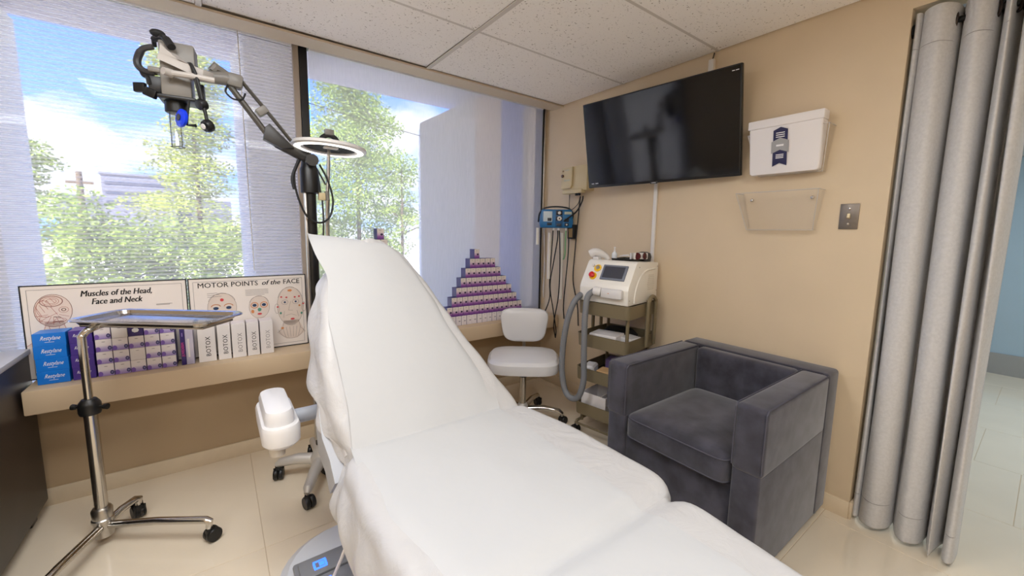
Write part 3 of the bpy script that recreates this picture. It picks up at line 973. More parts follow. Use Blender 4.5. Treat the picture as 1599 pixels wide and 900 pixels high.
for ex, ey in ((0.375, -0.262), (0.10, 0.115), (-0.165, -0.50)):
    d = Vector((ex, ey, 0)); l = d.length; d.normalize()
    leg = B().tube([tuple(d * 0.03 + Vector((0, 0, 0.085))), tuple(d * (l * 0.5) + Vector((0, 0, 0.102))), tuple(d * (l - 0.012) + Vector((0, 0, 0.106))), tuple(d * (l + 0.004) + Vector((0, 0, 0.098))), tuple(d * l + Vector((0, 0, 0.07)))], [0.017, 0.016, 0.016, 0.016, 0.013], 12).obj('leg', CHROME, t)
    caster(t, ex, ey, 0.031, math.atan2(ey, ex) + 1.1, 0.08)

# ================================================================== SCOPE STAND
SP = Vector((-2.06, -0.5, 0))
t = thing('scope_stand', 'grey surgical scope on a jointed arm and black rolling pole behind the treatment chair', 'medical scope', SP)
S = lambda x, y, z: (x - SP.x, y - SP.y, z)
pole = B().cyl((0, 0, 0.12), (0, 0, 1.72), 0.028, n=20).obj('pole', BLACKP, t)
B().box((-0.026, -0.008, 0.95), (0.012, 0.03, 1.45), bev=0.003).obj('track', STEEL, pole)
B().lathe([(0.03, 1.585), (0.045, 1.59), (0.045, 1.71), (0.038, 1.725), (0.03, 1.78), (0.02, 1.79)], n=20).obj('clamp', BLACKP, t)
B().lathe([(0.03, 0.06), (0.06, 0.07), (0.06, 0.12), (0.035, 0.16), (0.03, 0.19)], n=20).obj('hub', ALU, t)
for k, (cx_, cy_) in enumerate(((-0.118, -0.255), (-0.205, 0.10), (0.0, 0.26), (0.22, 0.10), (0.16, -0.22))):
    d = Vector((cx_, cy_, 0)); l = d.length; d.normalize()
    B().tube([tuple(d * 0.03 + Vector((0, 0, 0.10))), tuple(d * (l * 0.55) + Vector((0, 0, 0.108))), tuple(d * (l - 0.01) + Vector((0, 0, 0.092))), tuple(d * (l + 0.012) + Vector((0, 0, 0.078)))], [0.034, 0.029, 0.024, 0.014], 12).obj('leg', ALU, t)
    caster(t, cx_, cy_, 0.032, math.atan2(cy_, cx_) + 0.7 + k, 0.085)
# jointed arm
arm = B()
arm.tube([S(-2.03, -0.52, 1.755), S(-2.10, -0.525, 1.775), S(-2.20, -0.54, 1.815), S(-2.235, -0.545, 1.845)], [0.026, 0.026, 0.024, 0.02], 12)
arm.prism([S(-2.19, -0.575, 1.79), S(-2.265, -0.575, 1.825), S(-2.255, -0.575, 1.88), S(-2.235, -0.575, 1.90), S(-2.13, -0.565, 1.80)], (0.0, 0.045, 0), bev=0.004)
a0 = arm.obj('lower_arm', mat('scope_arm_enamel', (46, 44, 42), 0.42), t)
B().cyl(S(-2.055, -0.50, 1.752), S(-2.055, -0.57, 1.752), 0.03, n=18).obj('joint', mat('scope_arm_enamel', (46, 44, 42), 0.42), t)
B().tube([S(-2.245, -0.55, 1.85), S(-2.382, -0.55, 2.045)], 0.014, 10).obj('strut', mat('scope_strut_enamel', (74, 70, 62), 0.4), t)
for o_ in (0.012, -0.014):
    B().tube([S(-2.145, -0.55 + o_, 1.835), S(-2.215, -0.55 + o_, 1.925), S(-2.345, -0.55 + o_, 2.085)], 0.0055, 8).obj('strut', mat('scope_strut_enamel', (74, 70, 62), 0.4), t)
B().box(S(-2.262, -0.55, 1.955), (0.035, 0.045, 0.05), rot=Matrix.Rotation(0.9, 3, 'Y'), bev=0.005).obj('strut_clamp', SCOPEG, t)
B().box(S(-2.362, -0.55, 2.068), (0.062, 0.058, 0.06), rot=Matrix.Rotation(0.12, 3, 'Y'), bev=0.012).obj('elbow', SCOPEG, t)
ua = B()
ua.tube([S(-2.345, -0.55, 2.07), S(-2.40, -0.55, 2.072), S(-2.44, -0.555, 2.066), S(-2.53, -0.56, 2.058), S(-2.565, -0.565, 2.06)], [0.028, 0.03, 0.027, 0.024, 0.022], 14)
ua.tube([S(-2.375, -0.55, 2.09), S(-2.43, -0.555, 2.112), S(-2.445, -0.556, 2.09)], [0.008, 0.022, 0.018], 10)
ua.obj('upper_arm', SCOPEG, t)
# head, turned with the arm
HX = Vector((-2.565, -0.58, 2.02)); ha = -0.60
HR = Matrix.Rotation(ha, 3, 'Z')
def hp(x, y, z): return HR @ Vector((x, y, z)) + HX - SP
def hbox(b_, c, d, bev=0.004, yr=0.0):
    return b_.box(hp(*c), d, rot=HR @ Matrix.Rotation(yr, 3, 'Z'), bev=bev)
hd = B()
hbox(hd, (0.012, 0.0, 0.075), (0.115, 0.10, 0.115), 0.006, 0.5)
hbox(hd, (0.0, 0.0, -0.025), (0.10, 0.10, 0.11), 0.006, 0.5)
hbox(hd, (-0.035, -0.035, 0.018), (0.085, 0.05, 0.022), 0.006, 0.5)
head = hd.obj('head', SCOPEG, t)
pl_ = B()
pl_.prism([hp(0.0, -0.085, 0.115), hp(0.055, -0.07, 0.055), hp(0.13, -0.03, 0.035), hp(0.12, -0.03, -0.005), hp(0.04, -0.075, 0.03), hp(-0.012, -0.092, 0.05), hp(0.003, -0.088, 0.075)], HR @ Vector((0.012, 0.045, 0)), bev=0.003)
pl_.obj('yoke_plate', SCOPEL, head)
B().cyl(hp(0.03, -0.072, 0.0), hp(0.02, -0.102, 0.0), 0.017, 0.014, 16).obj('pivot_knob', SCOPEL, head)
B().tube([hp(0.035, -0.078, 0.0), hp(0.10, -0.06, -0.003), hp(0.165, -0.02, -0.005)], 0.012, 10).obj('yoke_bar', SCOPEL, head)
hbox(B(), (-0.055, -0.045, -0.035), (0.05, 0.016, 0.065), 0.004, 0.5).obj('dark_window', BLACKP, head)
hbox(B(), (0.075, 0.03, -0.05), (0.02, 0.04, 0.08), 0.004, 0.5).obj('dark_window', BLACKP, head)
hbox(B(), (0.0, 0.0, -0.086), (0.128, 0.118, 0.016), 0.005, 0.5).obj('bottom_plate', BLACKP, head)
B().lathe([(0.036, -0.138), (0.040, -0.134), (0.040, -0.092), (0.036, -0.09)], hp(-0.015, 0.0, 0.0), n=22).obj('lens_ring', BLACKP, head)
hl = B()
hl.tube(spline([hp(-0.068, -0.02, 0.125), hp(-0.052, -0.04, 0.142), hp(-0.01, -0.055, 0.146), hp(0.02, -0.07, 0.13), hp(0.045, -0.08, 0.098)], 6), [0.008] * 6 + [0.012] * 12 + [0.015] * 7, 10)
hl.ball(hp(-0.022, -0.058, 0.158), 0.02, (1.3, 1, 0.75))
hl.obj('top_grip', BLACKR, head)
hg = B()
hg.tube(spline([hp(-0.052, -0.05, 0.11), hp(-0.085, -0.06, 0.095), hp(-0.108, -0.06, 0.06), hp(-0.108, -0.06, 0.03), hp(-0.085, -0.055, 0.01), hp(-0.05, -0.05, 0.012)], 6), [0.011] * 8 + [0.013] * 16 + [0.013] * 7, 10)
hg.obj('loop_grip', DARKG, head)
sw_ = B()
sw_.tube(spline([hp(-0.10, -0.06, 0.022), hp(-0.09, -0.06, -0.005), hp(-0.075, -0.06, -0.012), hp(-0.07, -0.06, -0.04)], 5), 0.009, 8)
sw_.box(hp(-0.105, -0.065, -0.055), (0.045, 0.018, 0.038), rot=HR, bev=0.004).box(hp(-0.065, -0.065, -0.075), (0.05, 0.018, 0.035), rot=HR @ Matrix.Rotation(0.4, 3, 'Y'), bev=0.004)
sw_.obj('control_lever', BLACKP, head)
CLEAR = clear_mat('clear_tube_plastic', (246, 246, 250), 0.12)
B().loft([[hp(-0.022 + r * cos(a), r * sin(a), z) for a in [2 * pi * k / 18 for k in range(18)]] for r, z in ((0.0225, -0.136), (0.0225, -0.272), (0.0245, -0.276))], caps=False).obj('clear_tube', CLEAR, head)
te = B()
te.tube([hp(-0.0435, -0.004, -0.136), hp(-0.0435, -0.004, -0.276)], 0.0016, 6).tube([hp(-0.0005, -0.004, -0.136), hp(-0.0005, -0.004, -0.276)], 0.0012, 6)
te.tube([hp(-0.022 + 0.0245 * cos(a), 0.0245 * sin(a), -0.277) for a in [2 * pi * k / 16 for k in range(17)]], 0.0016, 6)
te.tube([hp(-0.03, -0.02, -0.138), hp(-0.03, -0.02, -0.20)], 0.0012, 6)
te.obj('tube_edge', BLACKP, head)
dk = B().lathe([(0.004, -0.008), (0.022, -0.008), (0.036, -0.005), (0.037, 0.005), (0.03, 0.009), (0.004, 0.009)], hp(0.040, -0.05, -0.168), HR @ Vector((-0.45, -0.88, 0.08)), 24)
dkn = dk.obj('blue_disc', mat('cobalt_blue_plastic', (18, 60, 225), 0.35), head)
B().lathe([(0.003, 0.0), (0.012, 0.0), (0.014, 0.003), (0.003, 0.004)], hp(0.034, -0.057, -0.166), HR @ Vector((-0.45, -0.88, 0.08)), 18).obj('dark_hanging_hook', DARKG, head)
B().tube([hp(0.062, -0.03, -0.09), hp(0.062, -0.045, -0.15), hp(0.06, -0.05, -0.195), hp(0.095, -0.05, -0.197)], [0.004, 0.004, 0.004, 0.007], 8).obj('dark_hanging_hook', BLACKP, head)
# hanging eyepieces on straps
for dx, zb, r_ in ((0.124, -0.112, 0.022), (0.142, -0.197, 0.024)):
    st = B().tube(spline([hp(0.072, -0.03, 0.055), hp(0.098, -0.052, 0.04), hp(0.108 + (dx - 0.112) * 0.4, -0.055, -0.02), hp(dx, -0.05, zb + r_)], 5), 0.007, 8).obj('strap', BLACKR, head)
    B().lathe([(0.006, -0.018), (r_, -0.014), (r_ * 1.1, 0.0), (r_ * 0.9, 0.012), (0.005, 0.014)], hp(dx, -0.05, zb), HR @ Vector((-0.3, -0.8, -0.35)), 18).obj('eyepiece', BLACKP, head)
B().lathe([(0.002, 0.0), (0.011, 0.0), (0.011, 0.003), (0.002, 0.004)], hp(0.1375, -0.066, -0.203), HR @ Vector((-0.3, -0.8, -0.35)), 16).obj('pale_lens', WHITEP, head)
# cables on the stand
for pts, r_ in (([S(-2.39, -0.56, 2.045), S(-2.40, -0.57, 2.01), S(-2.375, -0.57, 1.985), S(-2.34, -0.565, 1.99), S(-2.325, -0.56, 2.02)], 0.004),
               ([S(-2.10, -0.52, 1.76), S(-2.135, -0.54, 1.68), S(-2.13, -0.55, 1.58), S(-2.09, -0.55, 1.47), S(-2.03, -0.55, 1.435), S(-1.975, -0.54, 1.47), S(-1.955, -0.53, 1.56), S(-1.975, -0.52, 1.66), S(-2.01, -0.51, 1.74)], 0.005),
               ([S(-2.11, -0.525, 1.75), S(-2.145, -0.545, 1.66), S(-2.14, -0.55, 1.60)], 0.008)):
    B().tube(spline(pts, 7), r_, 8).obj('cable', BLACKR, t)

# ================================================================== RING LAMP
LP = Vector((-1.955, -0.50, 0))
t = thing('ring_lamp', 'round white ring lamp beside the black scope pole, tilted nearly edge-on', 'lamp', LP)
LC = Vector((0, 0, 1.832)); ax = Vector((0.05, 0.0, 1)).normalized()
ring = B().lathe([(0.128, -0.006), (0.142, -0.011), (0.172, -0.009), (0.186, -0.004), (0.186, 0.008), (0.178, 0.013), (0.15, 0.016), (0.06, 0.018), (0.02, 0.018), (0.02, 0.014), (0.124, 0.010), (0.128, -0.006)], LC, ax, 48, caps=False).obj('ring_housing', WHITEP, t)
B().lathe([(0.140, -0.0115), (0.143, -0.0135), (0.170, -0.0115), (0.170, -0.0085), (0.140, -0.0085), (0.140, -0.0115)], LC, ax, 48, caps=False).obj('light_ring', mat('lit_ring_diffuser', (255, 250, 240), 0.5, emit=(255, 248, 236), estr=1.5), ring)
B().lathe([(0.002, 0.000), (0.136, 0.000), (0.136, 0.006), (0.002, 0.010)], LC, ax, 40).obj('magnifier_backing', mat('smoked_lens', (7, 7, 7), 0.6, spec=0.1), ring)
B().box(LC + Vector((-0.012, -0.08, -0.012)), (0.07, 0.03, 0.01), bev=0.003).obj('switch_plate', WHITEP, ring)
B().tube(spline([LC + Vector((-0.05, 0.0, 0.025)), LC + Vector((-0.03, 0.0, 0.055)), LC + Vector((0.0, 0.0, 0.068)), LC + Vector((0.03, 0.0, 0.055)), LC + Vector((0.05, 0.0, 0.025))], 5), 0.013, 10).obj('tilt_yoke', BLACKP, t)
B().box(LC + Vector((0.0, 0.0, 0.082)), (0.045, 0.03, 0.03), bev=0.003).obj('yoke_cap', SCOPEG, t)
B().tube([LC + Vector((-0.005, 0.0, 0.0)), LC + Vector((-0.012, 0.0, -0.15)), LC + Vector((-0.02, 0.0, -0.235))], 0.009, 10).obj('stem', STEEL, t)
B().cyl((-0.021, 0, 1.555), (-0.023, 0, 1.605), 0.012, n=12).obj('stem_socket', SCOPEG, t)
B().box((-0.05, -0.005, 1.575), (0.035, 0.025, 0.04), bev=0.003).obj('cable_joiner', BEIGE, t)
B().tube([(-0.02, 0, 1.56), (-0.025, 0.01, 1.42), (-0.03, 0.02, 0.06)], 0.011, 10).obj('lower_pole', STEEL, t)
B().lathe([(0.075, 0.0), (0.08, 0.005), (0.08, 0.02), (0.03, 0.035), (0.013, 0.05)], (-0.03, 0.02, 0), n=24).obj('base', BLACKP, t)
for pts in ([(-0.075, 0.01, 1.75), (-0.06, 0, 1.66), (-0.055, -0.005, 1.595)], [(-0.085, 0.02, 1.76), (-0.055, 0.01, 1.70), (-0.025, 0.01, 1.64)], [(-0.048, -0.005, 1.555), (-0.045, 0, 1.45), (-0.055, 0, 1.25)]):
    B().tube(spline(pts, 5), 0.0045, 8).obj('cable', DARKG, t)

# ================================================================== DARK CABINET
t = thing('cabinet', 'dark brown cabinet with a pale grey top at the end of the window ledge', 'cabinet', (-3.716, -0.655, 0))
B().box((0, 0, 0.43), (1.0, 1.20, 0.74), bev=0.004).obj('body', DARKWOOD, t)
B().box((0, -0.005, 0.81), (1.015, 1.22, 0.025), bev=0.004).obj('countertop', COUNTER, t)
for sx_ in (-0.44, 0.44):
    for sy_ in (-0.53, 0.50):
        B().box((sx_, sy_, 0.03), (0.07, 0.07, 0.06), bev=0.004).obj('foot', BLACKP, t)
for k in range(2):
    d = B().box((-0.25 + 0.5 * k, -0.608, 0.43), (0.48, 0.016, 0.70), bev=0.003).obj('door', DARKWOOD, t)
    B().cyl((-0.06 + 0.12 * k, -0.63, 0.55), (-0.06 + 0.12 * k, -0.63, 0.70), 0.006, n=10).obj('handle', STEEL, d)
tag(B().cyl((-3.345, -0.09, 0.827), (-3.315, -0.20, 0.827), 0.0045, n=8).obj('pen', mat('tan_pen', (190, 150, 110), 0.4)), 'slim tan pen lying on the pale grey cabinet top', 'pen')
t = thing('framed_notice', 'small dark-edged framed notice standing on the cabinet top at the edge of view', 'picture frame', (-3.44, -0.075, 0.8225))
B().box((0, 0, 0.10), (0.24, 0.016, 0.20), bev=0.002).obj('frame', DARKWOOD, t)
B().box((0, -0.008, 0.105), (0.215, 0.004, 0.175)).obj('sheet', mat('pink_grey_paper', (222, 208, 206), 0.6), t)

# ================================================================== POSTERS
BOARD = mat('poster_paper', (236, 228, 222), 0.45)
PINK = mat('sepia_red_ink', (176, 104, 92), 0.7)
SKIN = mat('pale_flesh_ink', (232, 214, 203), 0.7)
REDK = mat('red_ink', (206, 66, 72), 0.7)
ORK = mat('orange_ink', (214, 140, 84), 0.7)
BLUEK = mat('navy_ink', (44, 66, 100), 0.7)
GRNK = mat('teal_ink', (86, 150, 130), 0.7)
def poster(label, x0, x1, h, y0):
    w = x1 - x0
    t = thing('poster_board', label, 'poster', ((x0 + x1) / 2, y0, 0.669), rot=(radians(-1.4), 0, 0))
    B().box((0, 0, h / 2), (w, 0.012, h), bev=0.001, seg=1).obj('board', BOARD, t)
    b = B()
    for (c, d) in (((0, -0.001, h - 0.0025), (w, 0.013, 0.005)), ((0, -0.001, 0.0025), (w, 0.013, 0.005)), ((-w / 2 + 0.0025, -0.001, h / 2), (0.005, 0.013, h)), ((w / 2 - 0.0025, -0.001, h / 2), (0.005, 0.013, h))):
        b.box(c, d)
    b.obj('edging', INK, t, smooth=False)
    b = B()
    m_ = 0.022
    b.ribbon([(-w / 2 + m_, m_), (w / 2 - m_, m_), (w / 2 - m_, h - m_), (-w / 2 + m_, h - m_), (-w / 2 + m_, m_)], 0.0016, -0.0068)
    b.obj('border_line', GREYINK, t)
    return t
def lines(t, name, plist, w, m_, y=-0.0068):
    b = B()
    for p in plist: b.ribbon(p, w, y)
    return stuff(b.obj(name, m_, t, smooth=False)) if len(plist) > 1 else b.obj(name, m_, t, smooth=False)
def fills(t, name, plist, m_, y=-0.0064):
    b = B()
    for p in plist: b.flat(p[:-1] if p[0] == p[-1] else p, y)
    o = b.obj(name, m_, t, smooth=False)
    return stuff(o) if len(plist) > 1 else o
p1 = poster('wide framed chart titled Muscles of the Head, Face and Neck', -3.222, -2.620, 0.449, -0.060)
text('Muscles of the Head,', 0.042, INK, p1, (0.025, -0.0072, 0.397), shear=0.25, bold=0.0015, align='CENTER', sx=0.74)
text('Face and Neck', 0.042, INK, p1, (0.022, -0.0072, 0.356), shear=0.25, bold=0.0015, align='CENTER', sx=0.74)
hx, hz = -0.20, 0.325
fills(p1, 'head_drawing', [ell(hx, hz, 0.062, 0.078), [(hx - 0.03, hz - 0.05), (hx + 0.03, hz - 0.05), (hx + 0.045, hz - 0.13), (hx + 0.12, hz - 0.165), (hx - 0.10, hz - 0.165), (hx - 0.045, hz - 0.12)]], SKIN)
rl = [ell(hx, hz, 0.062, 0.078), ell(hx - 0.004, hz + 0.045, 0.036, 0.024), ell(hx - 0.004, hz + 0.045, 0.017, 0.011), ell(hx - 0.028, hz + 0.0, 0.03, 0.05, 12, 60, 250), ell(hx + 0.034, hz + 0.002, 0.016, 0.014),
      [(hx - 0.058, hz - 0.022), (hx - 0.02, hz - 0.03), (hx + 0.012, hz - 0.012)], [(hx - 0.05, hz - 0.045), (hx - 0.01, hz - 0.058), (hx + 0.03, hz - 0.05)],
      [(hx - 0.03, hz - 0.07), (hx - 0.045, hz - 0.12), (hx - 0.10, hz - 0.165)], [(hx + 0.03, hz - 0.07), (hx + 0.045, hz - 0.13), (hx + 0.12, hz - 0.165)],
      [(hx - 0.02, hz - 0.075), (hx + 0.0, hz - 0.16)], [(hx + 0.015, hz - 0.075), (hx + 0.0, hz - 0.16)], [(hx - 0.008, hz + 0.02), (hx + 0.012, hz - 0.02)]]
rl += [[(hx + 0.03 + 0.012 * k, hz - 0.115 - 0.006 * k), (hx + 0.045 + 0.014 * k, hz - 0.165)] for k in range(5)] + [[(hx - 0.055 + 0.012 * k, hz + 0.02 + 0.01 * k), (hx - 0.04 + 0.012 * k, hz - 0.02 + 0.014 * k)] for k in range(5)]
for k in range(7):
    a = radians(200 + 22 * k)
    rl.append([(hx + 0.02 * cos(a), hz - 0.012 + 0.018 * sin(a)), (hx + 0.056 * cos(a), hz + 0.068 * sin(a))])
rl += [ell(hx - 0.03, hz + 0.012, 0.024, 0.04, 12, 80, 280), ell(hx - 0.018, hz - 0.04, 0.03, 0.022, 12, 150, 330), ell(hx + 0.02, hz - 0.048, 0.02, 0.01, 10), ell(hx - 0.006, hz + 0.045, 0.027, 0.018)]
lines(p1, 'muscle_lines', rl, 0.0015, PINK)
lines(p1, 'muscle_lines', [ell(hx, hz, 0.0625, 0.0785), ell(hx - 0.004, hz + 0.045, 0.038, 0.026)], 0.0012, mat('brown_ink', (92, 50, 44), 0.7), -0.0071)
lines(p1, 'face_lines', [ell(hx + 0.034, hz + 0.002, 0.007, 0.006, 10), [(hx + 0.0, hz - 0.03), (hx + 0.022, hz - 0.034)], [(hx - 0.004, hz - 0.052), (hx + 0.03, hz - 0.055)]], 0.0026, mat('brown_ink', (92, 50, 44), 0.7))
lines(p1, 'caption_lines', [[(0.17 + 0.001 * k, 0.322 - 0.004 * (k % 2)), (0.215 + 0.01 * (k % 3), 0.322 - 0.004 * (k % 2))] for k in range(3)], 0.002, GREYINK)

p2 = poster('framed chart titled Motor Points of the Face', -2.615, -2.031, 0.449, -0.060)
text('MOTOR POINTS', 0.040, INK, p2, (-0.252, -0.0072, 0.406), bold=0.0004, sx=0.98)
text('of the', 0.040, INK, p2, (0.052, -0.0072, 0.406), shear=0.3, bold=0.0008, sx=1.02)
text('FACE', 0.040, INK, p2, (0.165, -0.0072, 0.406), bold=0.0004, sx=0.98)
lines(p2, 'caption_lines', [[(-0.03, 0.368 - 0.008 * k), (0.085 - 0.02 * (k == 4), 0.368 - 0.008 * k)] for k in range(5)] + [[(-0.21, 0.360 - 0.01 * k), (-0.165 + 0.01 * k, 0.362 - 0.01 * k)] for k in range(3)], 0.0018, GREYINK)
def face(cx_, cz, rx, rz, skull):
    o = [ell(cx_, cz, rx, rz), ell(cx_, cz - rz * 0.12, rx * 0.92, rz * 1.0, 24, 180, 360)]
    return o
g1 = (-0.145, 0.275, 0.068, 0.085); g2 = (0.035, 0.262, 0.052, 0.068); g3 = (0.200, 0.252, 0.072, 0.122)
fills(p2, 'face_tint', [ell(*g1), ell(*g2), ell(*g3), [(g3[0] - 0.04, g3[1] - 0.09), (g3[0] + 0.04, g3[1] - 0.09), (g3[0] + 0.075, g3[1] - 0.17), (g3[0] + 0.03, g3[1] - 0.205), (g3[0] - 0.03, g3[1] - 0.205), (g3[0] - 0.075, g3[1] - 0.165)]], mat('pale_grey_flesh_ink', (222, 208, 198), 0.7))
gl = []
for (x, z, rx, rz) in (g1, g2, g3): gl += [ell(x, z, rx, rz), ell(x, z + rz * 0.35, rx * 0.93, rz * 0.62, 16, 10, 170)]
gl += [[(g3[0] - 0.04, g3[1] - 0.09), (g3[0] - 0.05, g3[1] - 0.14), (g3[0] - 0.078, g3[1] - 0.16)], [(g3[0] + 0.04, g3[1] - 0.09), (g3[0] + 0.05, g3[1] - 0.14), (g3[0] + 0.075, g3[1] - 0.17)], ell(g3[0], g3[1] - 0.12, 0.075, 0.085, 14, 195, 345),
       [(g3[0] + 0.002, g3[1] + 0.03), (g3[0] - 0.012, g3[1] - 0.025), (g3[0] + 0.012, g3[1] - 0.028)], [(g3[0] - 0.028, g3[1] - 0.058), (g3[0], g3[1] - 0.05), (g3[0] + 0.03, g3[1] - 0.062)], [(g3[0] - 0.035, g3[1] - 0.03), (g3[0] - 0.04, g3[1] - 0.07)], [(g3[0] + 0.035, g3[1] - 0.03), (g3[0] + 0.042, g3[1] - 0.07)]]
gl += [[(g3[0] - 0.05 + 0.02 * k, g3[1] - 0.13), (g3[0] - 0.035 + 0.014 * k, g3[1] - 0.195)] for k in range(6)]
for s_ in (-1, 1):
    gl += [ell(g3[0] + s_ * 0.03, g3[1] + 0.026, 0.018, 0.014), ell(g3[0] + s_ * 0.074, g3[1] - 0.01, 0.012, 0.03, 14)]
lines(p2, 'face_lines', gl, 0.0014, mat('soft_grey_ink', (128, 116, 110), 0.7))
lines(p2, 'eye_rings', [ell(g1[0] + s_ * 0.03, g1[1] + 0.006, 0.021, 0.014, 14, 10, 170) for s_ in (-1, 1)] + [ell(g2[0] + s_ * 0.024, g2[1] + 0.012, 0.018, 0.017, 14) for s_ in (-1, 1)], 0.004, ORK)
fills(p2, 'eyes', [ell(g1[0] + s_ * 0.03, g1[1] - 0.002, 0.013, 0.009, 12) for s_ in (-1, 1)] + [ell(g2[0] + s_ * 0.024, g2[1] + 0.012, 0.011, 0.009, 12) for s_ in (-1, 1)] + [ell(g3[0] + s_ * 0.03, g3[1] + 0.026, 0.006, 0.006, 10) for s_ in (-1, 1)], BLUEK, -0.0072)
fills(p2, 'motor_points', [ell(g1[0], g1[1] + 0.045, 0.009, 0.009, 10), ell(g2[0], g2[1] - 0.042, 0.012, 0.006, 10), ell(g3[0] + 0.008, g3[1] - 0.082, 0.012, 0.006, 10)] + [ell(g3[0] + dx, g3[1] + dz, 0.006, 0.005, 8) for dx, dz in ((-0.048, 0.06), (-0.02, 0.056), (0.026, 0.055), (0.05, 0.058), (-0.07, 0.0), (0.072, 0.01))], REDK, -0.0072)
fills(p2, 'motor_points', [ell(g3[0] + 0.0, g3[1] + 0.098, 0.014, 0.008, 5), ell(g3[0] - 0.05, g3[1] - 0.135, 0.008, 0.007, 8), ell(g2[0] - 0.035, g2[1] - 0.025, 0.008, 0.011, 9), ell(g3[0] + 0.05, g3[1] + 0.0, 0.006, 0.006, 8)], ORK, -0.0072)
fills(p2, 'motor_points', [ell(g2[0], g2[1] - 0.016, 0.010, 0.011, 9), ell(g3[0] - 0.055, g3[1] - 0.04, 0.006, 0.008, 8), ell(g3[0] + 0.06, g3[1] - 0.05, 0.006, 0.008, 8)], GRNK, -0.0072)

# ================================================================== CARTONS ON THE LEDGE
def print_mat(name, stops, dot=None, dotcol=None, axis='Z', rough=0.4, band=None):
    # flat print on a carton face: colour stops from bottom to top, one oval emblem
    m = bpy.data.materials.new(name); m.use_nodes = True
    t = m.node_tree; p = t.nodes['Principled BSDF']; p.inputs['Roughness'].default_value = rough
    tcx = N(t, 'ShaderNodeTexCoord'); sp = N(t, 'ShaderNodeSeparateXYZ')
    t.links.new(tcx.outputs['Generated'], sp.inputs[0])
    r = N(t, 'ShaderNodeValToRGB')
    els = r.color_ramp.elements
    els[0].position, els[0].color = stops[0][0], srgb(*stops[0][1])
    els[1].position, els[1].color = stops[-1][0], srgb(*stops[-1][1])
    for pos, c in stops[1:-1]:
        e = els.new(pos); e.color = srgb(*c)
    t.links.new(sp.outputs[axis], r.inputs[0])
    last = r.outputs[0]
    def oval(cx_, cz, rx, rz, col, last):
        a = N(t, 'ShaderNodeMath', operation='SUBTRACT'); a.inputs[1].default_value = cx_; t.links.new(sp.outputs['X'], a.inputs[0])
        a2 = N(t, 'ShaderNodeMath', operation='DIVIDE'); a2.inputs[1].default_value = rx; t.links.new(a.outputs[0], a2.inputs[0])
        b_ = N(t, 'ShaderNodeMath', operation='SUBTRACT'); b_.inputs[1].default_value = cz; t.links.new(sp.outputs['Z'], b_.inputs[0])
        b2 = N(t, 'ShaderNodeMath', operation='DIVIDE'); b2.inputs[1].default_value = rz; t.links.new(b_.outputs[0], b2.inputs[0])
        c_ = N(t, 'ShaderNodeMath', operation='POWER'); c_.inputs[1].default_value = 2; t.links.new(a2.outputs[0], c_.inputs[0])
        d_ = N(t, 'ShaderNodeMath', operation='POWER'); d_.inputs[1].default_value = 2; t.links.new(b2.outputs[0], d_.inputs[0])
        e_ = N(t, 'ShaderNodeMath', operation='ADD'); t.links.new(c_.outputs[0], e_.inputs[0]); t.links.new(d_.outputs[0], e_.inputs[1])
        f_ = N(t, 'ShaderNodeMath', operation='LESS_THAN'); f_.inputs[1].default_value = 1.0; t.links.new(e_.outputs[0], f_.inputs[0])
        mx = N(t, 'ShaderNodeMixRGB'); mx.inputs[2].default_value = srgb(*col)
        t.links.new(f_.outputs[0], mx.inputs[0]); t.links.new(last, mx.inputs[1])
        return mx.outputs[0]
    for (cx_, cz, rx, rz, col) in (dot or []):
        last = oval(cx_, cz, rx, rz, col, last)
    t.links.new(last, p.inputs['Base Color'])
    return m
def carton(w, d, h, mats):
    # box with a printed front (-y), coloured ends, plain top; material slots front / side / top
    b = B(); b.box((0, 0, h / 2), (w, d, h), bev=0.0012, seg=1)
    b.bm.normal_update()
    for f in b.bm.faces:
        n = f.normal
        f.material_index = 0 if n.y < -0.7 else 1 if abs(n.x) > 0.7 or n.y > 0.7 else 2
    return b.mesh('carton', mats, smooth=False)
BLUEC = mat('bright_blue_carton', (10, 118, 218), 0.35)
BLUET = mat('blue_carton_top', (26, 132, 228), 0.35)
PURC = mat('violet_carton', (72, 50, 142), 0.38)
PURT = mat('violet_carton_top', (92, 72, 160), 0.38)
NAVY = mat('deep_indigo_carton', (44, 26, 108), 0.38)
GAPY = -0.172
me = carton(0.105, 0.10, 0.0595, [BLUEC, BLUEC, BLUET])
for k in range(4):
    o = put('blue_carton', me, None, (-3.118 + 0.003 * (3 - k) * 0 + [0.0, 0.001, -0.001, 0.0005][k], GAPY + 0.05, 0.669 + 0.0597 * k), (0, 0, -0.04))
    tag(o, f'bright blue carton with white script, {["bottom one", "second from the bottom", "second from the top", "topmost"][k]} of the blue stack', 'carton', 'blue cartons stacked on the window ledge')
    text('Restylane', 0.027, WHITEINK, o, (-0.030, -0.0506, 0.036), shear=0.5, sx=0.62)
    B().box((0.0, -0.0504, 0.018), (0.03, 0.0006, 0.0014)).obj('fine_print_line', WHITEINK, o)
me = carton(0.078, 0.10, 0.0595, [PURC, PURC, PURT])
for k in range(4):
    o = put('violet_carton', me, None, (-3.018 + [0.0, -0.001, 0.001, 0.0][k], GAPY + 0.05, 0.669 + 0.0597 * k), (0, 0, -0.04))
    tag(o, f'violet carton with white script behind the tray stand pole, {["bottom one", "second up", "third up", "topmost"][k]} of its stack', 'carton', 'violet cartons stacked on the window ledge')
    text('Restylane', 0.020, WHITEINK, o, (-0.026, -0.0506, 0.036), shear=0.5, sx=0.62)
    B().box((0.0, -0.0504, 0.018), (0.026, 0.0006, 0.002)).obj('fine_print_line', WHITEINK, o)
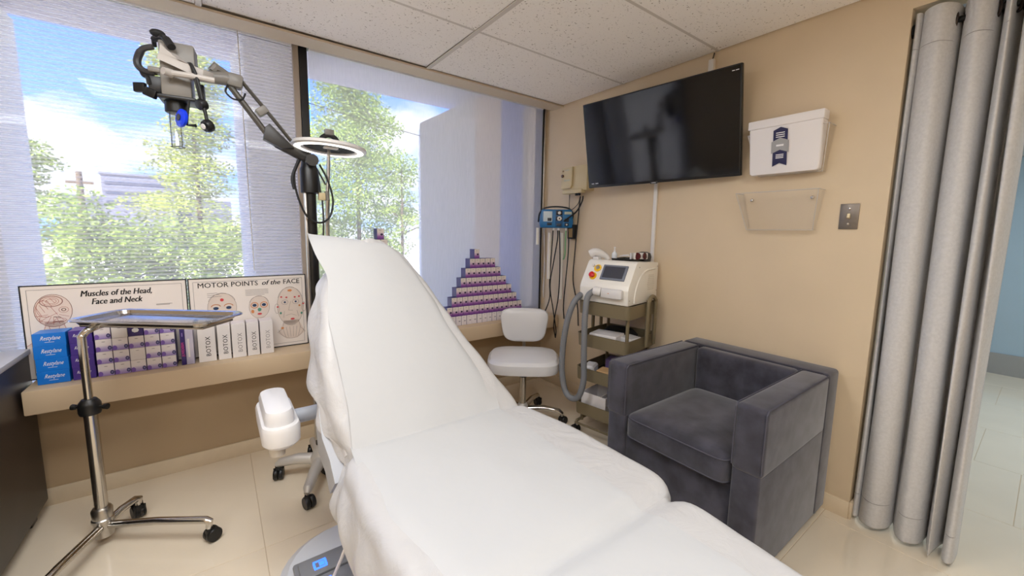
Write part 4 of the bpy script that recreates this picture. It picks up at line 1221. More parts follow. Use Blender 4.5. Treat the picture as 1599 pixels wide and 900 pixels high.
JF = print_mat('white_carton_violet_fade', [(0.0, (150, 128, 200)), (0.30, (190, 176, 218)), (0.52, (232, 226, 232)), (1.0, (234, 228, 230))],
               [(0.14, 0.20, 0.16, 0.20, (122, 92, 182)), (0.86, 0.27, 0.13, 0.17, (52, 48, 108)), (0.86, 0.27, 0.06, 0.08, (120, 118, 170)), (0.5, 0.80, 0.12, 0.025, (150, 145, 150))])
JW = print_mat('plain_white_carton_face', [(0, (226, 222, 224)), (1, (234, 230, 230))], [(0.5, 0.80, 0.12, 0.025, (176, 172, 176))])
JT = mat('carton_top_white', (228, 222, 226), 0.45)
mw = carton(0.0568, 0.10, 0.0605, [JF, PURC, JT]); mp_ = carton(0.0568, 0.10, 0.0605, [JW, CARDW, JT]); mv = carton(0.0568, 0.10, 0.0605, [NAVY, NAVY, PURT])
rown = ['bottom row', 'second row up', 'third row up', 'top row']
for c_ in range(5):
    for k in range(4):
        plain = (c_ == 1 and k == 3) or (c_ == 2 and k == 1)
        viol = (c_ == 2 and k == 3)
        o = put('filler_carton', mv if viol else mp_ if plain else mw, None, (-2.945 + 0.0592 * c_ + random.uniform(-0.0008, 0.0008), GAPY + 0.05, 0.669 + 0.0615 * k), (0, 0, -0.02))
        look = 'deep violet carton' if viol else 'plain white carton' if plain else 'white carton with violet corners'
        tag(o, f'{look}, {ORD[c_ + 1]} column after the violet stack, {rown[k]}', 'carton', 'small cartons stacked in five columns on the ledge')
        if viol: fills(o, 'flourish', [ell(0.0, 0.03, 0.014, 0.012, 7)], WHITEINK, -0.0506)
t = put('upright_carton', carton(0.019, 0.10, 0.195, [NAVY, NAVY, PURT]), None, (-2.6505, GAPY + 0.05, 0.669))
tag(t, 'tall narrow deep indigo carton standing upright beside the five columns of cartons', 'carton')
text('JUVEDERM', 0.016, mat('magenta_print', (214, 70, 150), 0.5), t, (0.0, -0.0506, 0.085), rot=(pi / 2, -pi / 2, 0), align='CENTER', bold=0.0003)
B().box((0, -0.0503, 0.165), (0.004, 0.0006, 0.02)).obj('fine_print_line', mat('pale_violet_print', (150, 130, 200), 0.5), t)
SILV = print_mat('silver_lilac_carton_face', [(0, (170, 166, 196)), (0.5, (206, 202, 220)), (1, (186, 182, 206))])
t = put('upright_carton', carton(0.034, 0.10, 0.19, [SILV, SILV, JT]), None, (-2.6225, GAPY + 0.05, 0.669))
tag(t, 'tall silvery lilac carton standing between the indigo carton and the white upright cartons', 'carton')
B().box((-0.004, -0.0503, 0.09), (0.008, 0.0006, 0.10)).obj('print_panel', CARDW, t)
bw = [(-2.588, -2.509), (-2.502, -2.441), (-2.437, -2.37), (-2.366, -2.305), (-2.301, -2.234)]
bname = ['widest', 'second', 'third', 'fourth', 'last']
for k, (x0, x1) in enumerate(bw):
    o = put('white_upright_carton', carton(x1 - x0 - 0.002, 0.10, 0.196, [CARDW, mat('white_carton_side', (206, 200, 202), 0.5), JT]), None, ((x0 + x1) / 2, GAPY + 0.05, 0.669), (0, 0, 0.0))
    where = 'widest and first of five, next to the lilac carton' if k == 0 else 'last of five, nearest the treatment chair' if k == 4 else f'{bname[k]} of five counted from the lilac carton'
    tag(o, 'tall white carton lettered upwards, ' + where, 'carton', 'white upright cartons in a row on the ledge')
    im = [INK, mat('dark_grey_ink', (52, 50, 52), 0.6), mat('mid_grey_ink', (150, 146, 148), 0.6), mat('smoke_ink', (100, 97, 99), 0.6), mat('pale_grey_ink', (170, 166, 168), 0.6)][k]
    text('BOTOX', 0.030, im, o, (0.006, -0.0506, 0.085), rot=(pi / 2, -pi / 2, 0), align='CENTER', bold=0.0003, spacing=1.08)
# pyramids of small cartons
VF = print_mat('vial_carton_face', [(0.0, (92, 40, 128)), (0.26, (146, 90, 164)), (0.48, (206, 178, 202)), (0.66, (226, 214, 210)), (1.0, (230, 222, 214))],
               [(0.66, 0.46, 0.20, 0.10, (40, 34, 66)), (0.45, 0.84, 0.2, 0.018, (150, 140, 146))])
VS = mat('vial_carton_indigo_side', (54, 42, 112), 0.4)
VT = mat('vial_carton_top', (62, 44, 96), 0.45)
VW = print_mat('white_vial_carton_face', [(0, (222, 214, 222)), (1, (232, 226, 226))], [(0.66, 0.46, 0.2, 0.06, (150, 144, 156)), (0.45, 0.84, 0.2, 0.018, (170, 160, 166))])
VD, VHt = 0.075, 0.0738
mvial = carton(0.0452, VD, VHt, [VF, VS, VT]); mwhite = carton(0.0452, VD, VHt, [VW, VS, JT])
FY = -0.155
counts = [1, 5, 7, 9, 11, 13, 15, 16]
nth = lambda i, n: 'last' if i == n - 1 and n > 1 else ORD[i + 1]
for r_, n in enumerate(counts):
    x0 = -0.8435 - 0.0398 * r_
    if r_ == 7: x0 += 0.02
    z = 0.6688 + VHt * 1.0095 * (7 - r_)
    for i in range(n):
        o = put('vial_carton', mwhite if r_ == 7 else mvial, None, (x0 + 0.048 * (i + 0.5) + random.uniform(-0.0005, 0.0005), FY + VD / 2 + random.uniform(-0.0015, 0.0015), z))
        lab = 'small violet-and-white carton crowning the pyramid behind the white stool' if n == 1 else (f'small {"white" if r_ == 7 else "violet-and-white"} carton, {nth(i, n)} from the chair end, ' + ('bottom row' if r_ == 7 else f'{ORD[r_ + 1]} row down') + ' of the stool pyramid')
        tag(o, lab, 'carton', 'small cartons in the pyramid behind the stool')
for r_ in range(10):
    n = r_ + 1
    z = 0.6688 + VHt * 1.0095 * (9 - r_)
    for i in range(n):
        x = -1.578 + 0.048 * (i - r_ / 2)
        o = put('vial_carton', mvial, None, (x, FY + VD / 2, z))
        lab = 'small violet-and-white carton crowning the pyramid half hidden by the treatment chair' if n == 1 else f'small violet-and-white carton, {nth(i, n)} from the scope pole, {ORD[r_ + 1]} row down of the half-hidden pyramid'
        tag(o, lab, 'carton', 'small cartons in the pyramid hidden behind the treatment chair')

# ================================================================== WHITE STOOL
SA = math.atan2(0.78, 0.62)     # the way the seat's back lies
t = thing('stool', 'white upholstered rolling stool with a low backrest under the carton pyramid', 'stool', (-0.70, -0.625, 0), SA - pi / 2)
def superloop(w, d, z, e=0.55, n=32, cx_=0, cy_=0):
    return [Vector((cx_ + math.copysign(abs(cos(2 * pi * k / n)) ** e, cos(2 * pi * k / n)) * w / 2, cy_ + math.copysign(abs(sin(2 * pi * k / n)) ** e, sin(2 * pi * k / n)) * d / 2, z)) for k in range(n)]
B().loft([superloop(0.46, 0.40, 0.415), superloop(0.51, 0.44, 0.422), superloop(0.525, 0.455, 0.45), superloop(0.52, 0.45, 0.49), superloop(0.48, 0.41, 0.512), superloop(0.36, 0.30, 0.522), superloop(0.12, 0.1, 0.525)]).obj('seat', VINYL, t)
b = B(); lp = []
for f, sc, yy in ((0, 0.86, 0.0), (0.0, 0.97, 0.012), (0, 1.0, 0.03), (0, 0.97, 0.05), (0, 0.86, 0.062)):
    lp.append([Vector((p.x * sc * (1 + 0.12 * (p.y / 0.14)), 0.195 + yy + 0.5 * (p.x * sc) ** 2 * -0.6, 0.682 + p.y * sc)) for p in superloop(0.36, 0.27, 0, 0.5)])
b.loft(lp); b.obj('backrest', VINYL, t)
B().tube(spline([(0, 0.05, 0.405), (0, 0.20, 0.40), (0, 0.275, 0.46), (0, 0.275, 0.62), (0, 0.262, 0.70)], 6), 0.013, 10).obj('back_bar', STEEL, t)
B().cyl((0, 0, 0.11), (0, 0, 0.36), 0.024, n=18).obj('gas_post', CHROME, t)
B().lathe([(0.032, 0.345), (0.034, 0.36), (0.034, 0.39), (0.09, 0.395), (0.09, 0.413)], n=20).obj('seat_mount', BLACKP, t)
B().tube([(0.02, -0.01, 0.392), (0.10, -0.05, 0.388), (0.15, -0.07, 0.386)], 0.006, 8).obj('lever', STEEL, t)
B().lathe([(0.028, 0.07), (0.05, 0.075), (0.045, 0.11), (0.03, 0.14)], n=20).obj('hub', ALU, t)
for k in range(5):
    a = SA - pi / 2
    ang = radians(-46 + 72 * k) - a
    d = Vector((cos(ang), sin(ang), 0))
    B().tube([tuple(d * 0.03 + Vector((0, 0, 0.095))), tuple(d * 0.16 + Vector((0, 0, 0.112))), tuple(d * 0.27 + Vector((0, 0, 0.098))), tuple(d * 0.298 + Vector((0, 0, 0.078)))], [0.024, 0.021, 0.019, 0.013], 12).obj('leg', CHROME, t)
    caster(t, d.x * 0.295, d.y * 0.295, 0.03, ang + 0.9, 0.08)

# ================================================================== TROLLEY
TA = 0.173
t = thing('trolley', 'bronze four-tier rolling trolley carrying the white laser console', 'trolley', (-0.268, -1.118, 0), TA)
TL, TW = 0.42, 0.385
trays = [0.86, 0.635, 0.395, 0.145]
for k, z in enumerate(trays):
    b = B()
    hh = 0.09
    b.loft([rrect(TL - 0.03, TW - 0.03, 0.025, z, 4), rrect(TL - 0.01, TW - 0.01, 0.032, z + 0.004, 4), rrect(TL, TW, 0.035, z + hh, 4), rrect(TL + 0.006, TW + 0.006, 0.037, z + hh + 0.002, 4), rrect(TL - 0.006, TW - 0.006, 0.034, z + hh + 0.002, 4), rrect(TL - 0.012, TW - 0.012, 0.032, z + 0.012, 4), rrect(TL - 0.04, TW - 0.04, 0.024, z + 0.008, 4)])
    o = b.obj('tray', BRONZE, t)
    B().loft([rrect(TL - 0.014, TW - 0.014, 0.032, z + 0.010, 4), rrect(TL - 0.014, TW - 0.014, 0.032, z + 0.0125, 4)]).obj('mat', BLACKR, o)
for sx_ in (-1, 1):
    for sy_ in (-1, 1):
        B().cyl((sx_ * (TL / 2 - 0.055), sy_ * (TW / 2 - 0.035), 0.12), (sx_ * (TL / 2 - 0.055), sy_ * (TW / 2 - 0.035), 0.862), 0.0115, n=12).obj('post', BRONZE, t)
for sy_ in (-1, 1):
    B().tube(spline([(0.02, sy_ * (TW / 2 + 0.014), 0.66), (0.02, sy_ * (TW / 2 + 0.014), 0.93), (0.03, sy_ * (TW / 2 + 0.016), 0.968), (0.075, sy_ * (TW / 2 + 0.016), 0.995), (0.12, sy_ * (TW / 2 + 0.016), 0.968), (0.13, sy_ * (TW / 2 + 0.014), 0.93), (0.13, sy_ * (TW / 2 + 0.014), 0.66)], 6), 0.0125, 12).obj('handle', BRONZE, t)
lowf = B()
q = [(-TL / 2 + 0.0, TW / 2 - 0.03, 0.095), (-TL / 2 - 0.012, TW / 2 - 0.03, 0.085), (-TL / 2 - 0.012, -TW / 2 + 0.03, 0.085), (-TL / 2 + 0.0, -TW / 2 + 0.03, 0.095)]
lowf.tube(q, 0.010, 10)
lowf.tube([(TL / 2 - 0.0, TW / 2 - 0.03, 0.095), (TL / 2 + 0.0, -TW / 2 + 0.03, 0.095)], 0.010, 10)
for sy_ in (-1, 1): lowf.tube([(-TL / 2, sy_ * (TW / 2 - 0.03), 0.095), (TL / 2, sy_ * (TW / 2 - 0.03), 0.095)], 0.010, 10)
for sx_ in (-1, 1):
    for sy_ in (-1, 1): lowf.cyl((sx_ * (TL / 2 - 0.055), sy_ * (TW / 2 - 0.035), 0.085), (sx_ * (TL / 2 - 0.055), sy_ * (TW / 2 - 0.035), 0.15), 0.011, n=10)
lowf.obj('bottom_rail', BRONZE, t)
for sx_ in (-1, 1):
    for sy_ in (-1, 1): caster(t, sx_ * (TL / 2 - 0.005), sy_ * (TW / 2 - 0.03), 0.03, 0.5 + sy_, 0.085)
TM = Matrix.Translation((-0.268, -1.118, 0)) @ Matrix.Rotation(TA, 4, 'Z')
def ontr(x, y, z): return tuple(TM @ Vector((x, y, z)))
def loose(name, bm_, m_, x, y, z, ang, label, cat, group=None):
    o = bm_.obj(name, m_)
    o.location = ontr(x, y, z); o.rotation_euler = (0, 0, TA + ang)
    return tag(o, label, cat, group)
def boxy(w, d, h, bev=0.002): return B().box((0, 0, h / 2), (w, d, h), bev=bev, seg=1)
loose('white_case', boxy(0.15, 0.19, 0.085, 0.004), CARDW, -0.10, 0.02, 0.6478, 0.12, 'white case standing in the second trolley tray', 'case')
loose('plastic_pouch', boxy(0.12, 0.12, 0.072, 0.008), mat('frosted_plastic', (222, 222, 224), 0.25), -0.03, -0.115, 0.6478, -0.3, 'frosted plastic pouch beside the white case on the trolley', 'pouch')
loose('black_bag', B().loft([superloop(0.13, 0.22, 0.0), superloop(0.15, 0.25, 0.05), superloop(0.11, 0.18, 0.085), superloop(0.04, 0.05, 0.095)]), mat('black_cloth', (16, 15, 16), 0.85), 0.095, 0.03, 0.6478, 0.1, 'crumpled black cloth bag at the back of the second trolley tray', 'bag')
loose('brown_envelope', boxy(0.10, 0.12, 0.08), mat('kraft_card', (196, 158, 112), 0.6), -0.135, -0.02, 0.4078, 0.1, 'brown kraft card box in the third trolley tray', 'box')
loose('white_packet', boxy(0.06, 0.07, 0.105), CARDW, -0.125, -0.135, 0.4078, 0.05, 'small white packet standing at the front corner of the third trolley tray', 'packet')
loose('white_packet', boxy(0.05, 0.06, 0.10), JT, -0.05, -0.14, 0.4078, 0.0, 'small white packet beside the armchair side of the third trolley tray', 'packet')
loose('plastic_pouch', boxy(0.12, 0.08, 0.088, 0.012), mat('frosted_plastic', (222, 222, 224), 0.25), -0.12, 0.125, 0.4078, 0.25, 'clear plastic pouch at the stool end of the third trolley tray', 'pouch')
loose('violet_booklet', boxy(0.11, 0.15, 0.115), mat('violet_grey_cover', (118, 100, 150), 0.5), 0.04, 0.0, 0.4078, 0.2, 'violet-grey booklet stack in the third trolley tray', 'booklet')
bx = B()
bx.box((0, 0, 0.003), (0.21, 0.19, 0.006)).box((-0.1025, 0, 0.075), (0.005, 0.19, 0.15)).box((0.1025, 0, 0.075), (0.005, 0.19, 0.15)).box((0, -0.0925, 0.075), (0.20, 0.005, 0.15)).box((0, 0.0925, 0.075), (0.20, 0.005, 0.15))
bx.box((0.0, -0.03, 0.07), (0.19, 0.004, 0.12))
loose('open_box', bx, CARDW, -0.085, 0.05, 0.1578, 0.0, 'open white card box in the bottom trolley tray', 'box')
loose('white_packet', boxy(0.12, 0.12, 0.09), CARDW, 0.07, -0.10, 0.1578, 0.0, 'low white packet beside the open box in the bottom trolley tray', 'packet')

# ---- laser console
t = thing('laser_console', 'white laser console with a small screen and red stop button on the trolley', 'laser machine', ontr(0.0, 0.0, 0.9525), TA)
b = B()
W2 = 0.178
prof = [(-0.205, 0.0), (-0.212, 0.095), (-0.20, 0.125), (-0.115, 0.262), (-0.095, 0.275), (0.20, 0.262), (0.205, 0.255), (0.205, 0.0)]
b.prism([(x, -W2, z) for x, z in prof], (0, 2 * W2, 0), bev=0.006)
body = b.obj('housing', LASERW, t)
# side relief arc with louvre slots
bb = B(); bb.tube([(-0.13 + 0.30 * (1 - cos(radians(a))) * 0.62, -W2 - 0.001, 0.012 + 0.205 * sin(radians(a))) for a in range(0, 91, 9)] + [(0.15, -W2 - 0.001, 0.222)], 0.006, 8)
bb.obj('side_rib', LASERW, body)
bb = B()
for k in range(9):
    bb.box((0.10, -W2 - 0.0005, 0.085 + 0.012 * k), (0.11 - 0.008 * abs(k - 3), 0.003, 0.003))
bb.obj('vent_slots', mat('shaded_enamel_slot', (206, 202, 192), 0.5), body)
bb = B()
for x, z in ((-0.19, 0.035), (-0.075, 0.24), (0.185, 0.235), (0.19, 0.07), (0.05, 0.012)): bb.cyl((x, -W2 - 0.002, z), (x, -W2 + 0.002, z), 0.0035, n=10)
bb.obj('screw', STEEL, body)
# slope frame: along y, and up the slope
sl = Vector((0.085, 0, 0.137)).normalized(); sn = Vector((-0.137, 0, 0.085)).normalized()
so = Vector((-0.1575, 0, 0.1935))
def slp(u, v, n): return so + Vector((0, -u, 0)) + sl * v + sn * n
RS = Matrix((Vector((0, -1, 0)), sl, sn)).transposed()
scr = B().box(slp(0.045, 0.004, 0.004), (0.175, 0.108, 0.012), rot=RS, bev=0.003).obj('screen_frame', mat('blue_grey_bezel', (112, 118, 132), 0.4), t)
B().box(slp(0.045, 0.004, 0.0105), (0.145, 0.082, 0.002), rot=RS).obj('screen', mat('dark_grey_screen', (66, 68, 78), 0.15), scr)
YEL = mat('yellow_plate', (244, 196, 30), 0.4)
sb = B().lathe([(0.002, 0.0), (0.026, 0.0), (0.026, 0.004), (0.002, 0.005)], slp(-0.10, -0.030, 0.001), sn, 24).obj('button_plate', YEL, t)
B().lathe([(0.012, 0.0), (0.012, 0.014), (0.019, 0.016), (0.019, 0.026), (0.012, 0.030), (0.002, 0.031)], slp(-0.10, -0.030, 0.004), sn, 22).obj('stop_button', mat('red_button', (206, 28, 30), 0.35), sb)
sb = B().lathe([(0.002, 0.0), (0.026, 0.0), (0.026, 0.004), (0.002, 0.005)], slp(-0.085, 0.030, 0.001), sn, 24).obj('button_plate', YEL, t)
B().lathe([(0.014, 0.0), (0.014, 0.008), (0.010, 0.009), (0.002, 0.009)], slp(-0.082, 0.032, 0.004), sn, 20).obj('key_switch', STEEL, sb)
B().cyl(slp(-0.12, 0.045, 0.0), slp(-0.12, 0.045, 0.016), 0.009, n=14).obj('indicator_knob', WHITEP, t)
cb = B().box((-0.228, -0.075, 0.072), (0.035, 0.15, 0.062), bev=0.012).obj('connector_block', WHITEP, t)
B().lathe([(0.018, 0.0), (0.030, 0.002), (0.030, 0.04), (0.022, 0.052)], (-0.225, 0.005, 0.075), (-0.35, 0.85, 0.12), 20).obj('connector_socket', WHITEP, t)
B().box((-0.246, -0.06, 0.075), (0.002, 0.008, 0.004)).obj('indicator', ORK, cb)
HOSE = mat('grey_corrugated_hose', (122, 124, 128), 0.5)
hl = [(-0.238, 0.045, 0.083), (-0.268, 0.075, 0.04), (-0.29, 0.075, -0.06), (-0.30, 0.07, -0.20), (-0.30, 0.065, -0.38), (-0.30, 0.062, -0.52), (-0.30, 0.095, -0.635), (-0.30, 0.155, -0.665), (-0.30, 0.21, -0.62), (-0.30, 0.24, -0.48), (-0.30, 0.235, -0.30), (-0.29, 0.215, -0.14), (-0.27, 0.19, -0.03), (-0.235, 0.175, 0.02), (-0.19, 0.17, 0.04)]
hs = spline(hl, 16)
B().tube(hs, [0.0195 + 0.0012 * (i % 2) for i in range(len(hs))], 12).obj('hose', HOSE, t)

TT = 0.9525 + 0.272
t = thing('handpiece_cradle', 'pale rounded handpiece cradle on the stool end of the laser console', 'handpiece', ontr(-0.07, 0.13, TT), TA)
B().tube(spline([(0.045, -0.055, 0.004), (0.03, -0.035, 0.028), (0.0, -0.005, 0.046), (-0.02, 0.02, 0.05), (-0.03, 0.045, 0.036)], 5), [0.012 + 0.016 * min(1, i / 11) ** 0.8 for i in range(21)], 14).obj('handpiece', WHITEP, t)
B().box((-0.005, 0.005, 0.0105), (0.05, 0.04, 0.021), bev=0.004).obj('cradle', WHITEP, t)
t = thing('spray_bottle', 'small clear bottle with a pump cap on the laser console', 'bottle', ontr(-0.02, 0.035, TT - 0.001), TA)
B().lathe([(0.002, 0.0), (0.016, 0.0), (0.018, 0.004), (0.018, 0.045), (0.008, 0.058), (0.006, 0.06)], n=18).obj('bottle_body', mat('milky_plastic', (222, 228, 234), 0.25), t)
B().lathe([(0.007, 0.058), (0.007, 0.07), (0.004, 0.071), (0.004, 0.082), (0.007, 0.083), (0.007, 0.09), (0.002, 0.091)], n=14).obj('pump_cap', WHITEP, t)
t = thing('accessory_tray', 'shallow black tray lying along the top of the laser console', 'tray', ontr(0.045, -0.03, TT - 0.003), TA)
b = B(); b.loft([rrect(0.19, 0.14, 0.012, 0.0, 3), rrect(0.20, 0.15, 0.014, 0.018, 3), rrect(0.19, 0.14, 0.012, 0.018, 3), rrect(0.18, 0.13, 0.01, 0.004, 3)])
b.obj('pan', BLACKP, t)
t = thing('safety_goggles', 'white laser goggles with dark red lenses on the black tray', 'goggles', ontr(0.04, -0.075, TT + 0.0125), TA - 0.35)
b = B()
gf = [(0.07 * sin(a), 0.03 * cos(a)) for a in [radians(k) for k in range(-100, 101, 20)]]
b.loft([[Vector((x, -0.028 + y * 1.0 - 0.02 * abs(x / 0.07) ** 2, z)) for x, y in gf] + [Vector((x * 0.9, -0.022 + y * 0.8 - 0.02 * abs(x / 0.07) ** 2, z)) for x, y in reversed(gf)] for z in (0.0, 0.012, 0.036, 0.042)])
fr_ = b.obj('frame', WHITEP, t)
RED = mat('dark_red_lens', (72, 14, 26), 0.12)
for s_ in (-1, 1):
    B().lathe([(0.002, 0.0), (0.021, 0.0), (0.024, 0.004), (0.020, 0.008), (0.002, 0.010)], (s_ * 0.031, -0.066, 0.022), (s_ * 0.25, -1, 0.1), 20).obj('lens', RED, t)
    B().box((s_ * 0.031, -0.060, 0.022), (0.056, 0.01, 0.042), bev=0.004, rot=Matrix.Rotation(s_ * -0.25, 3, 'Z')).obj('lens_surround', WHITEP, t)
    B().tube([(s_ * 0.07, -0.03, 0.025), (s_ * 0.078, 0.01, 0.022), (s_ * 0.07, 0.06, 0.014)], [0.007, 0.006, 0.004], 8).obj('temple_arm', WHITEP, t)
t = thing('goggle_case', 'dark grey rounded case behind the laser goggles', 'case', ontr(0.155, -0.09, TT - 0.006), TA)
B().loft([superloop(0.07, 0.09, 0.0), superloop(0.075, 0.10, 0.03), superloop(0.06, 0.085, 0.055), superloop(0.03, 0.04, 0.064)]).obj('case_body', DARKG, t)

# ================================================================== ARMCHAIR
AX0, AX1, AY0, AY1, AH = -0.875, -0.035, -2.305, -1.555, 0.757
t = thing('armchair', 'charcoal grey velvet armchair against the tan wall', 'armchair', ((AX0 + AX1) / 2, (AY0 + AY1) / 2, 0))
AO = Vector(((AX0 + AX1) / 2, (AY0 + AY1) / 2, 0))
def abox(x0, x1, y0, y1, z0, z1, bev=0.015, seg=3, taper=None):
    b = B(); b.box((0, 0, 0), (x1 - x0, y1 - y0, z1 - z0), bev=bev, seg=seg)
    if taper: taper(b)
    for v in b.bm.verts: v.co += Vector(((x0 + x1) / 2, (y0 + y1) / 2, (z0 + z1) / 2)) - AO
    return b
def puff(bx_, amt, dims):
    for v in bx_.bm.verts: pass
AT = 0.118
for nm, y0, y1 in (('arm', AY0, AY0 + AT), ('arm', AY1 - AT, AY1)):
    out_ = -1 if y0 == AY0 else 1
    base = abox(AX0 + 0.006, AX1, y0 + (0.008 if out_ < 0 else 0.004), y1 - (0.008 if out_ > 0 else 0.004), 0.03, 0.50, 0.012).obj('arm_base', VELVET, t)
    pad = abox(AX0, AX1 - 0.155, y0, y1, 0.478, AH, 0.022, 4).obj('arm', VELVET, t)
    ys = y0 if out_ < 0 else y1
    pip = B()
    e = 0.012
    for yy in (y0 + e * 0.35, y1 - e * 0.35):
        pip.tube([Vector((AX0 + 0.004, yy, 0.50)) - AO, Vector((AX0 + 0.004, yy, AH - 0.02)) - AO, Vector((AX0 + 0.02, yy, AH - 0.004)) - AO, Vector((AX1 - 0.16, yy, AH - 0.004)) - AO], 0.0035, 6)
    pip.obj('piping', SEAM, pad)
bk = abox(AX1 - 0.155, AX1, AY0 + 0.004, AY1 - 0.004, 0.03, AH + 0.002, 0.02, 4).obj('back', VELVET, t)
B().tube([Vector((AX1 - 0.15, AY0 + 0.03, AH + 0.0)) - AO, Vector((AX1 - 0.15, AY1 - 0.03, AH + 0.0)) - AO], 0.003, 6).obj('piping', SEAM, bk)
abox(AX1 - 0.215, AX1 - 0.135, AY0 + AT + 0.006, AY1 - AT - 0.006, 0.44, AH - 0.006, 0.025, 4).obj('back_cushion', VELVET, t)
abox(AX0 + 0.03, AX1 - 0.10, AY0 + AT - 0.01, AY1 - AT + 0.01, 0.03, 0.40, 0.01).obj('front_panel', VELVET, t)
# crowned seat cushion
b = B(); cw = (AY1 - AT - 0.004) - (AY0 + AT + 0.004); cd = (AX1 - 0.19) - (AX0 - 0.012)
ccx, ccy = (AX1 - 0.19 + AX0 - 0.012) / 2 - AO.x, (AY0 + AY1) / 2 - AO.y
lp = []
for sc, z in ((0.90, 0.392), (0.985, 0.396), (1.0, 0.41), (1.0, 0.485), (0.985, 0.502), (0.94, 0.512), (0.80, 0.522), (0.55, 0.53), (0.25, 0.533)):
    lp.append([Vector((ccx + (p.x) * sc, ccy + p.y * sc, z)) for p in superloop(cd, cw, 0, 0.16, 48)])
b.loft(lp)
sc_ = b.obj('seat_cushion', VELVET, t)
pb = B()
for z in (0.497, 0.403):
    pb.tube([Vector((ccx + p.x * 0.993, ccy + p.y * 0.993, z)) for p in superloop(cd, cw, 0, 0.16, 48)] + [Vector((ccx + cd / 2 * 0.993, ccy, z))], 0.0035, 6)
pb.obj('piping', SEAM, sc_)
for fx in (AX0 + 0.06, AX1 - 0.06):
    for fy in (AY0 + 0.06, AY1 - 0.06):
        B().lathe([(0.02, 0.0), (0.022, 0.004), (0.022, 0.035)], (fx - AO.x, fy - AO.y, 0), n=14).obj('foot', BLACKP, t)

# ================================================================== WALL-MOUNTED THINGS
SCREEN = mat('glossy_black_screen', (7, 7, 8), 0.09, spec=0.5)
TVC = Vector((-0.171, -1.247, 2.030))
t = thing('television', 'large black flat television tilted down from brackets on the tan wall', 'television', TVC, rot=(0, radians(-11.0), radians(6.7)))
TVW, TVH = 1.046, 0.588
B().box((0.012, 0, 0), (0.03, TVW, TVH), bev=0.004).obj('casing', BLACKP, t)
B().box((-0.0038, 0, 0.004), (0.002, TVW - 0.016, TVH - 0.024)).obj('screen', SCREEN, t)
B().box((-0.004, 0.0, -TVH / 2 + 0.002), (0.006, 0.05, 0.014), bev=0.002).obj('badge', DARKG, t)
WM = mat('screen_print_white', (210, 210, 212), 0.5)
B().box((-0.0052, 0.482, -TVH / 2 + 0.030), (0.001, 0.022, 0.006)).box((-0.0052, 0.447, -TVH / 2 + 0.031), (0.001, 0.024, 0.006)).box((-0.0052, -0.50, TVH / 2 - 0.03), (0.001, 0.016, 0.004)).box((-0.0052, -0.48, TVH / 2 - 0.03), (0.001, 0.014, 0.004)).box((-0.0065, 0.0, -TVH / 2 + 0.002), (0.0015, 0.03, 0.004)).obj('printed_marks', WM, t, smooth=False)
wp = Matrix.Rotation(radians(11.0), 3, 'Y') @ Matrix.Rotation(radians(-6.7), 3, 'Z')
pin = wp @ Vector((0.157, 0.0, 0.0))
B().box((0.037, 0, 0.0), (0.02, 0.4, 0.30), bev=0.004).cyl((0.045, 0, 0), tuple(pin), 0.03, n=14).box(tuple(pin), (0.012, 0.16, 0.24), rot=wp).obj('wall_bracket', DARKG, t)
CND = mat('white_conduit', (224, 220, 214), 0.4)
tag(B().box((-0.008, -1.186, 1.37), (0.016, 0.028, 0.98), bev=0.004).obj('cable_conduit', CND), 'slim white cable conduit running down the wall below the television', 'conduit')
tag(B().box((-0.014, -1.522, 2.412), (0.028, 0.034, 0.075), bev=0.006).obj('cable_cover', CND), 'short white cable cover on the wall above the television', 'conduit')
tag(B().tube([(-0.012, -1.522, 2.44), (-0.014, -1.527, 2.46), (-0.012, -1.532, 2.484)], 0.004, 6).obj('ceiling_cable', BLACKR), 'short black cable entering the ceiling above the television', 'cable')

def file_pocket(label, y0, y1, zt, zb, ins=0.05):
    # clear wedge pocket, open at the top; y0 is the end nearest the window
    t = thing('file_pocket', label, 'wall file holder', (0, (y0 + y1) / 2, zb))
    w = y0 - y1; h = zt - zb
    th = 0.003
    bt = [Vector((-0.0, w / 2 - ins, 0)), Vector((-0.045, w / 2 - ins, 0)), Vector((-0.045, -w / 2 + ins * 0.45, 0)), Vector((-0.0, -w / 2 + ins * 0.45, 0))]
    tp_ = [Vector((-0.0, w / 2, h)), Vector((-0.095, w / 2, h)), Vector((-0.095, -w / 2, h)), Vector((-0.0, -w / 2, h))]
    def wallpiece(nm, a, b_, c, d, off):
        B().prism([a, b_, c, d], off).obj(nm, ACRYLIC, t, smooth=False)
    wallpiece('front_panel', bt[1], bt[2], tp_[2], tp_[1], (th, 0, 0))
    wallpiece('side_panel', bt[0], bt[1], tp_[1], tp_[0], (0, -th, 0))
    wallpiece('side_panel', bt[2], bt[3], tp_[3], tp_[2], (0, th, 0))
    wallpiece('bottom_panel', bt[0], bt[1], bt[2], bt[3], (0, 0, th))
    EDGE = mat('acrylic_edge', (196, 190, 184), 0.2)
    b = B()
    b.tube([tp_[0], tp_[1], tp_[2], tp_[3]], 0.0022, 6)
    b.tube([tp_[1], bt[1], bt[2], tp_[2]], 0.002, 6)
    b.obj('rim', EDGE, t)
    for s_ in (1, -1):
        B().lathe([(0.002, 0), (0.009, 0.0), (0.008, 0.004), (0.002, 0.006)], (-0.006, s_ * (w / 2 - 0.05), h - 0.035), (-1, 0, 0), 14).obj('screw', CHROME, t)
    return t, w, h
file_pocket('empty clear acrylic wall pocket beneath the one holding the white folder', -1.762, -2.150, 1.638, 1.437)
tpk, w_, h_ = file_pocket('clear acrylic wall pocket holding a bulky white folder, beside the television', -1.80, -2.165, 1.945, 1.727)
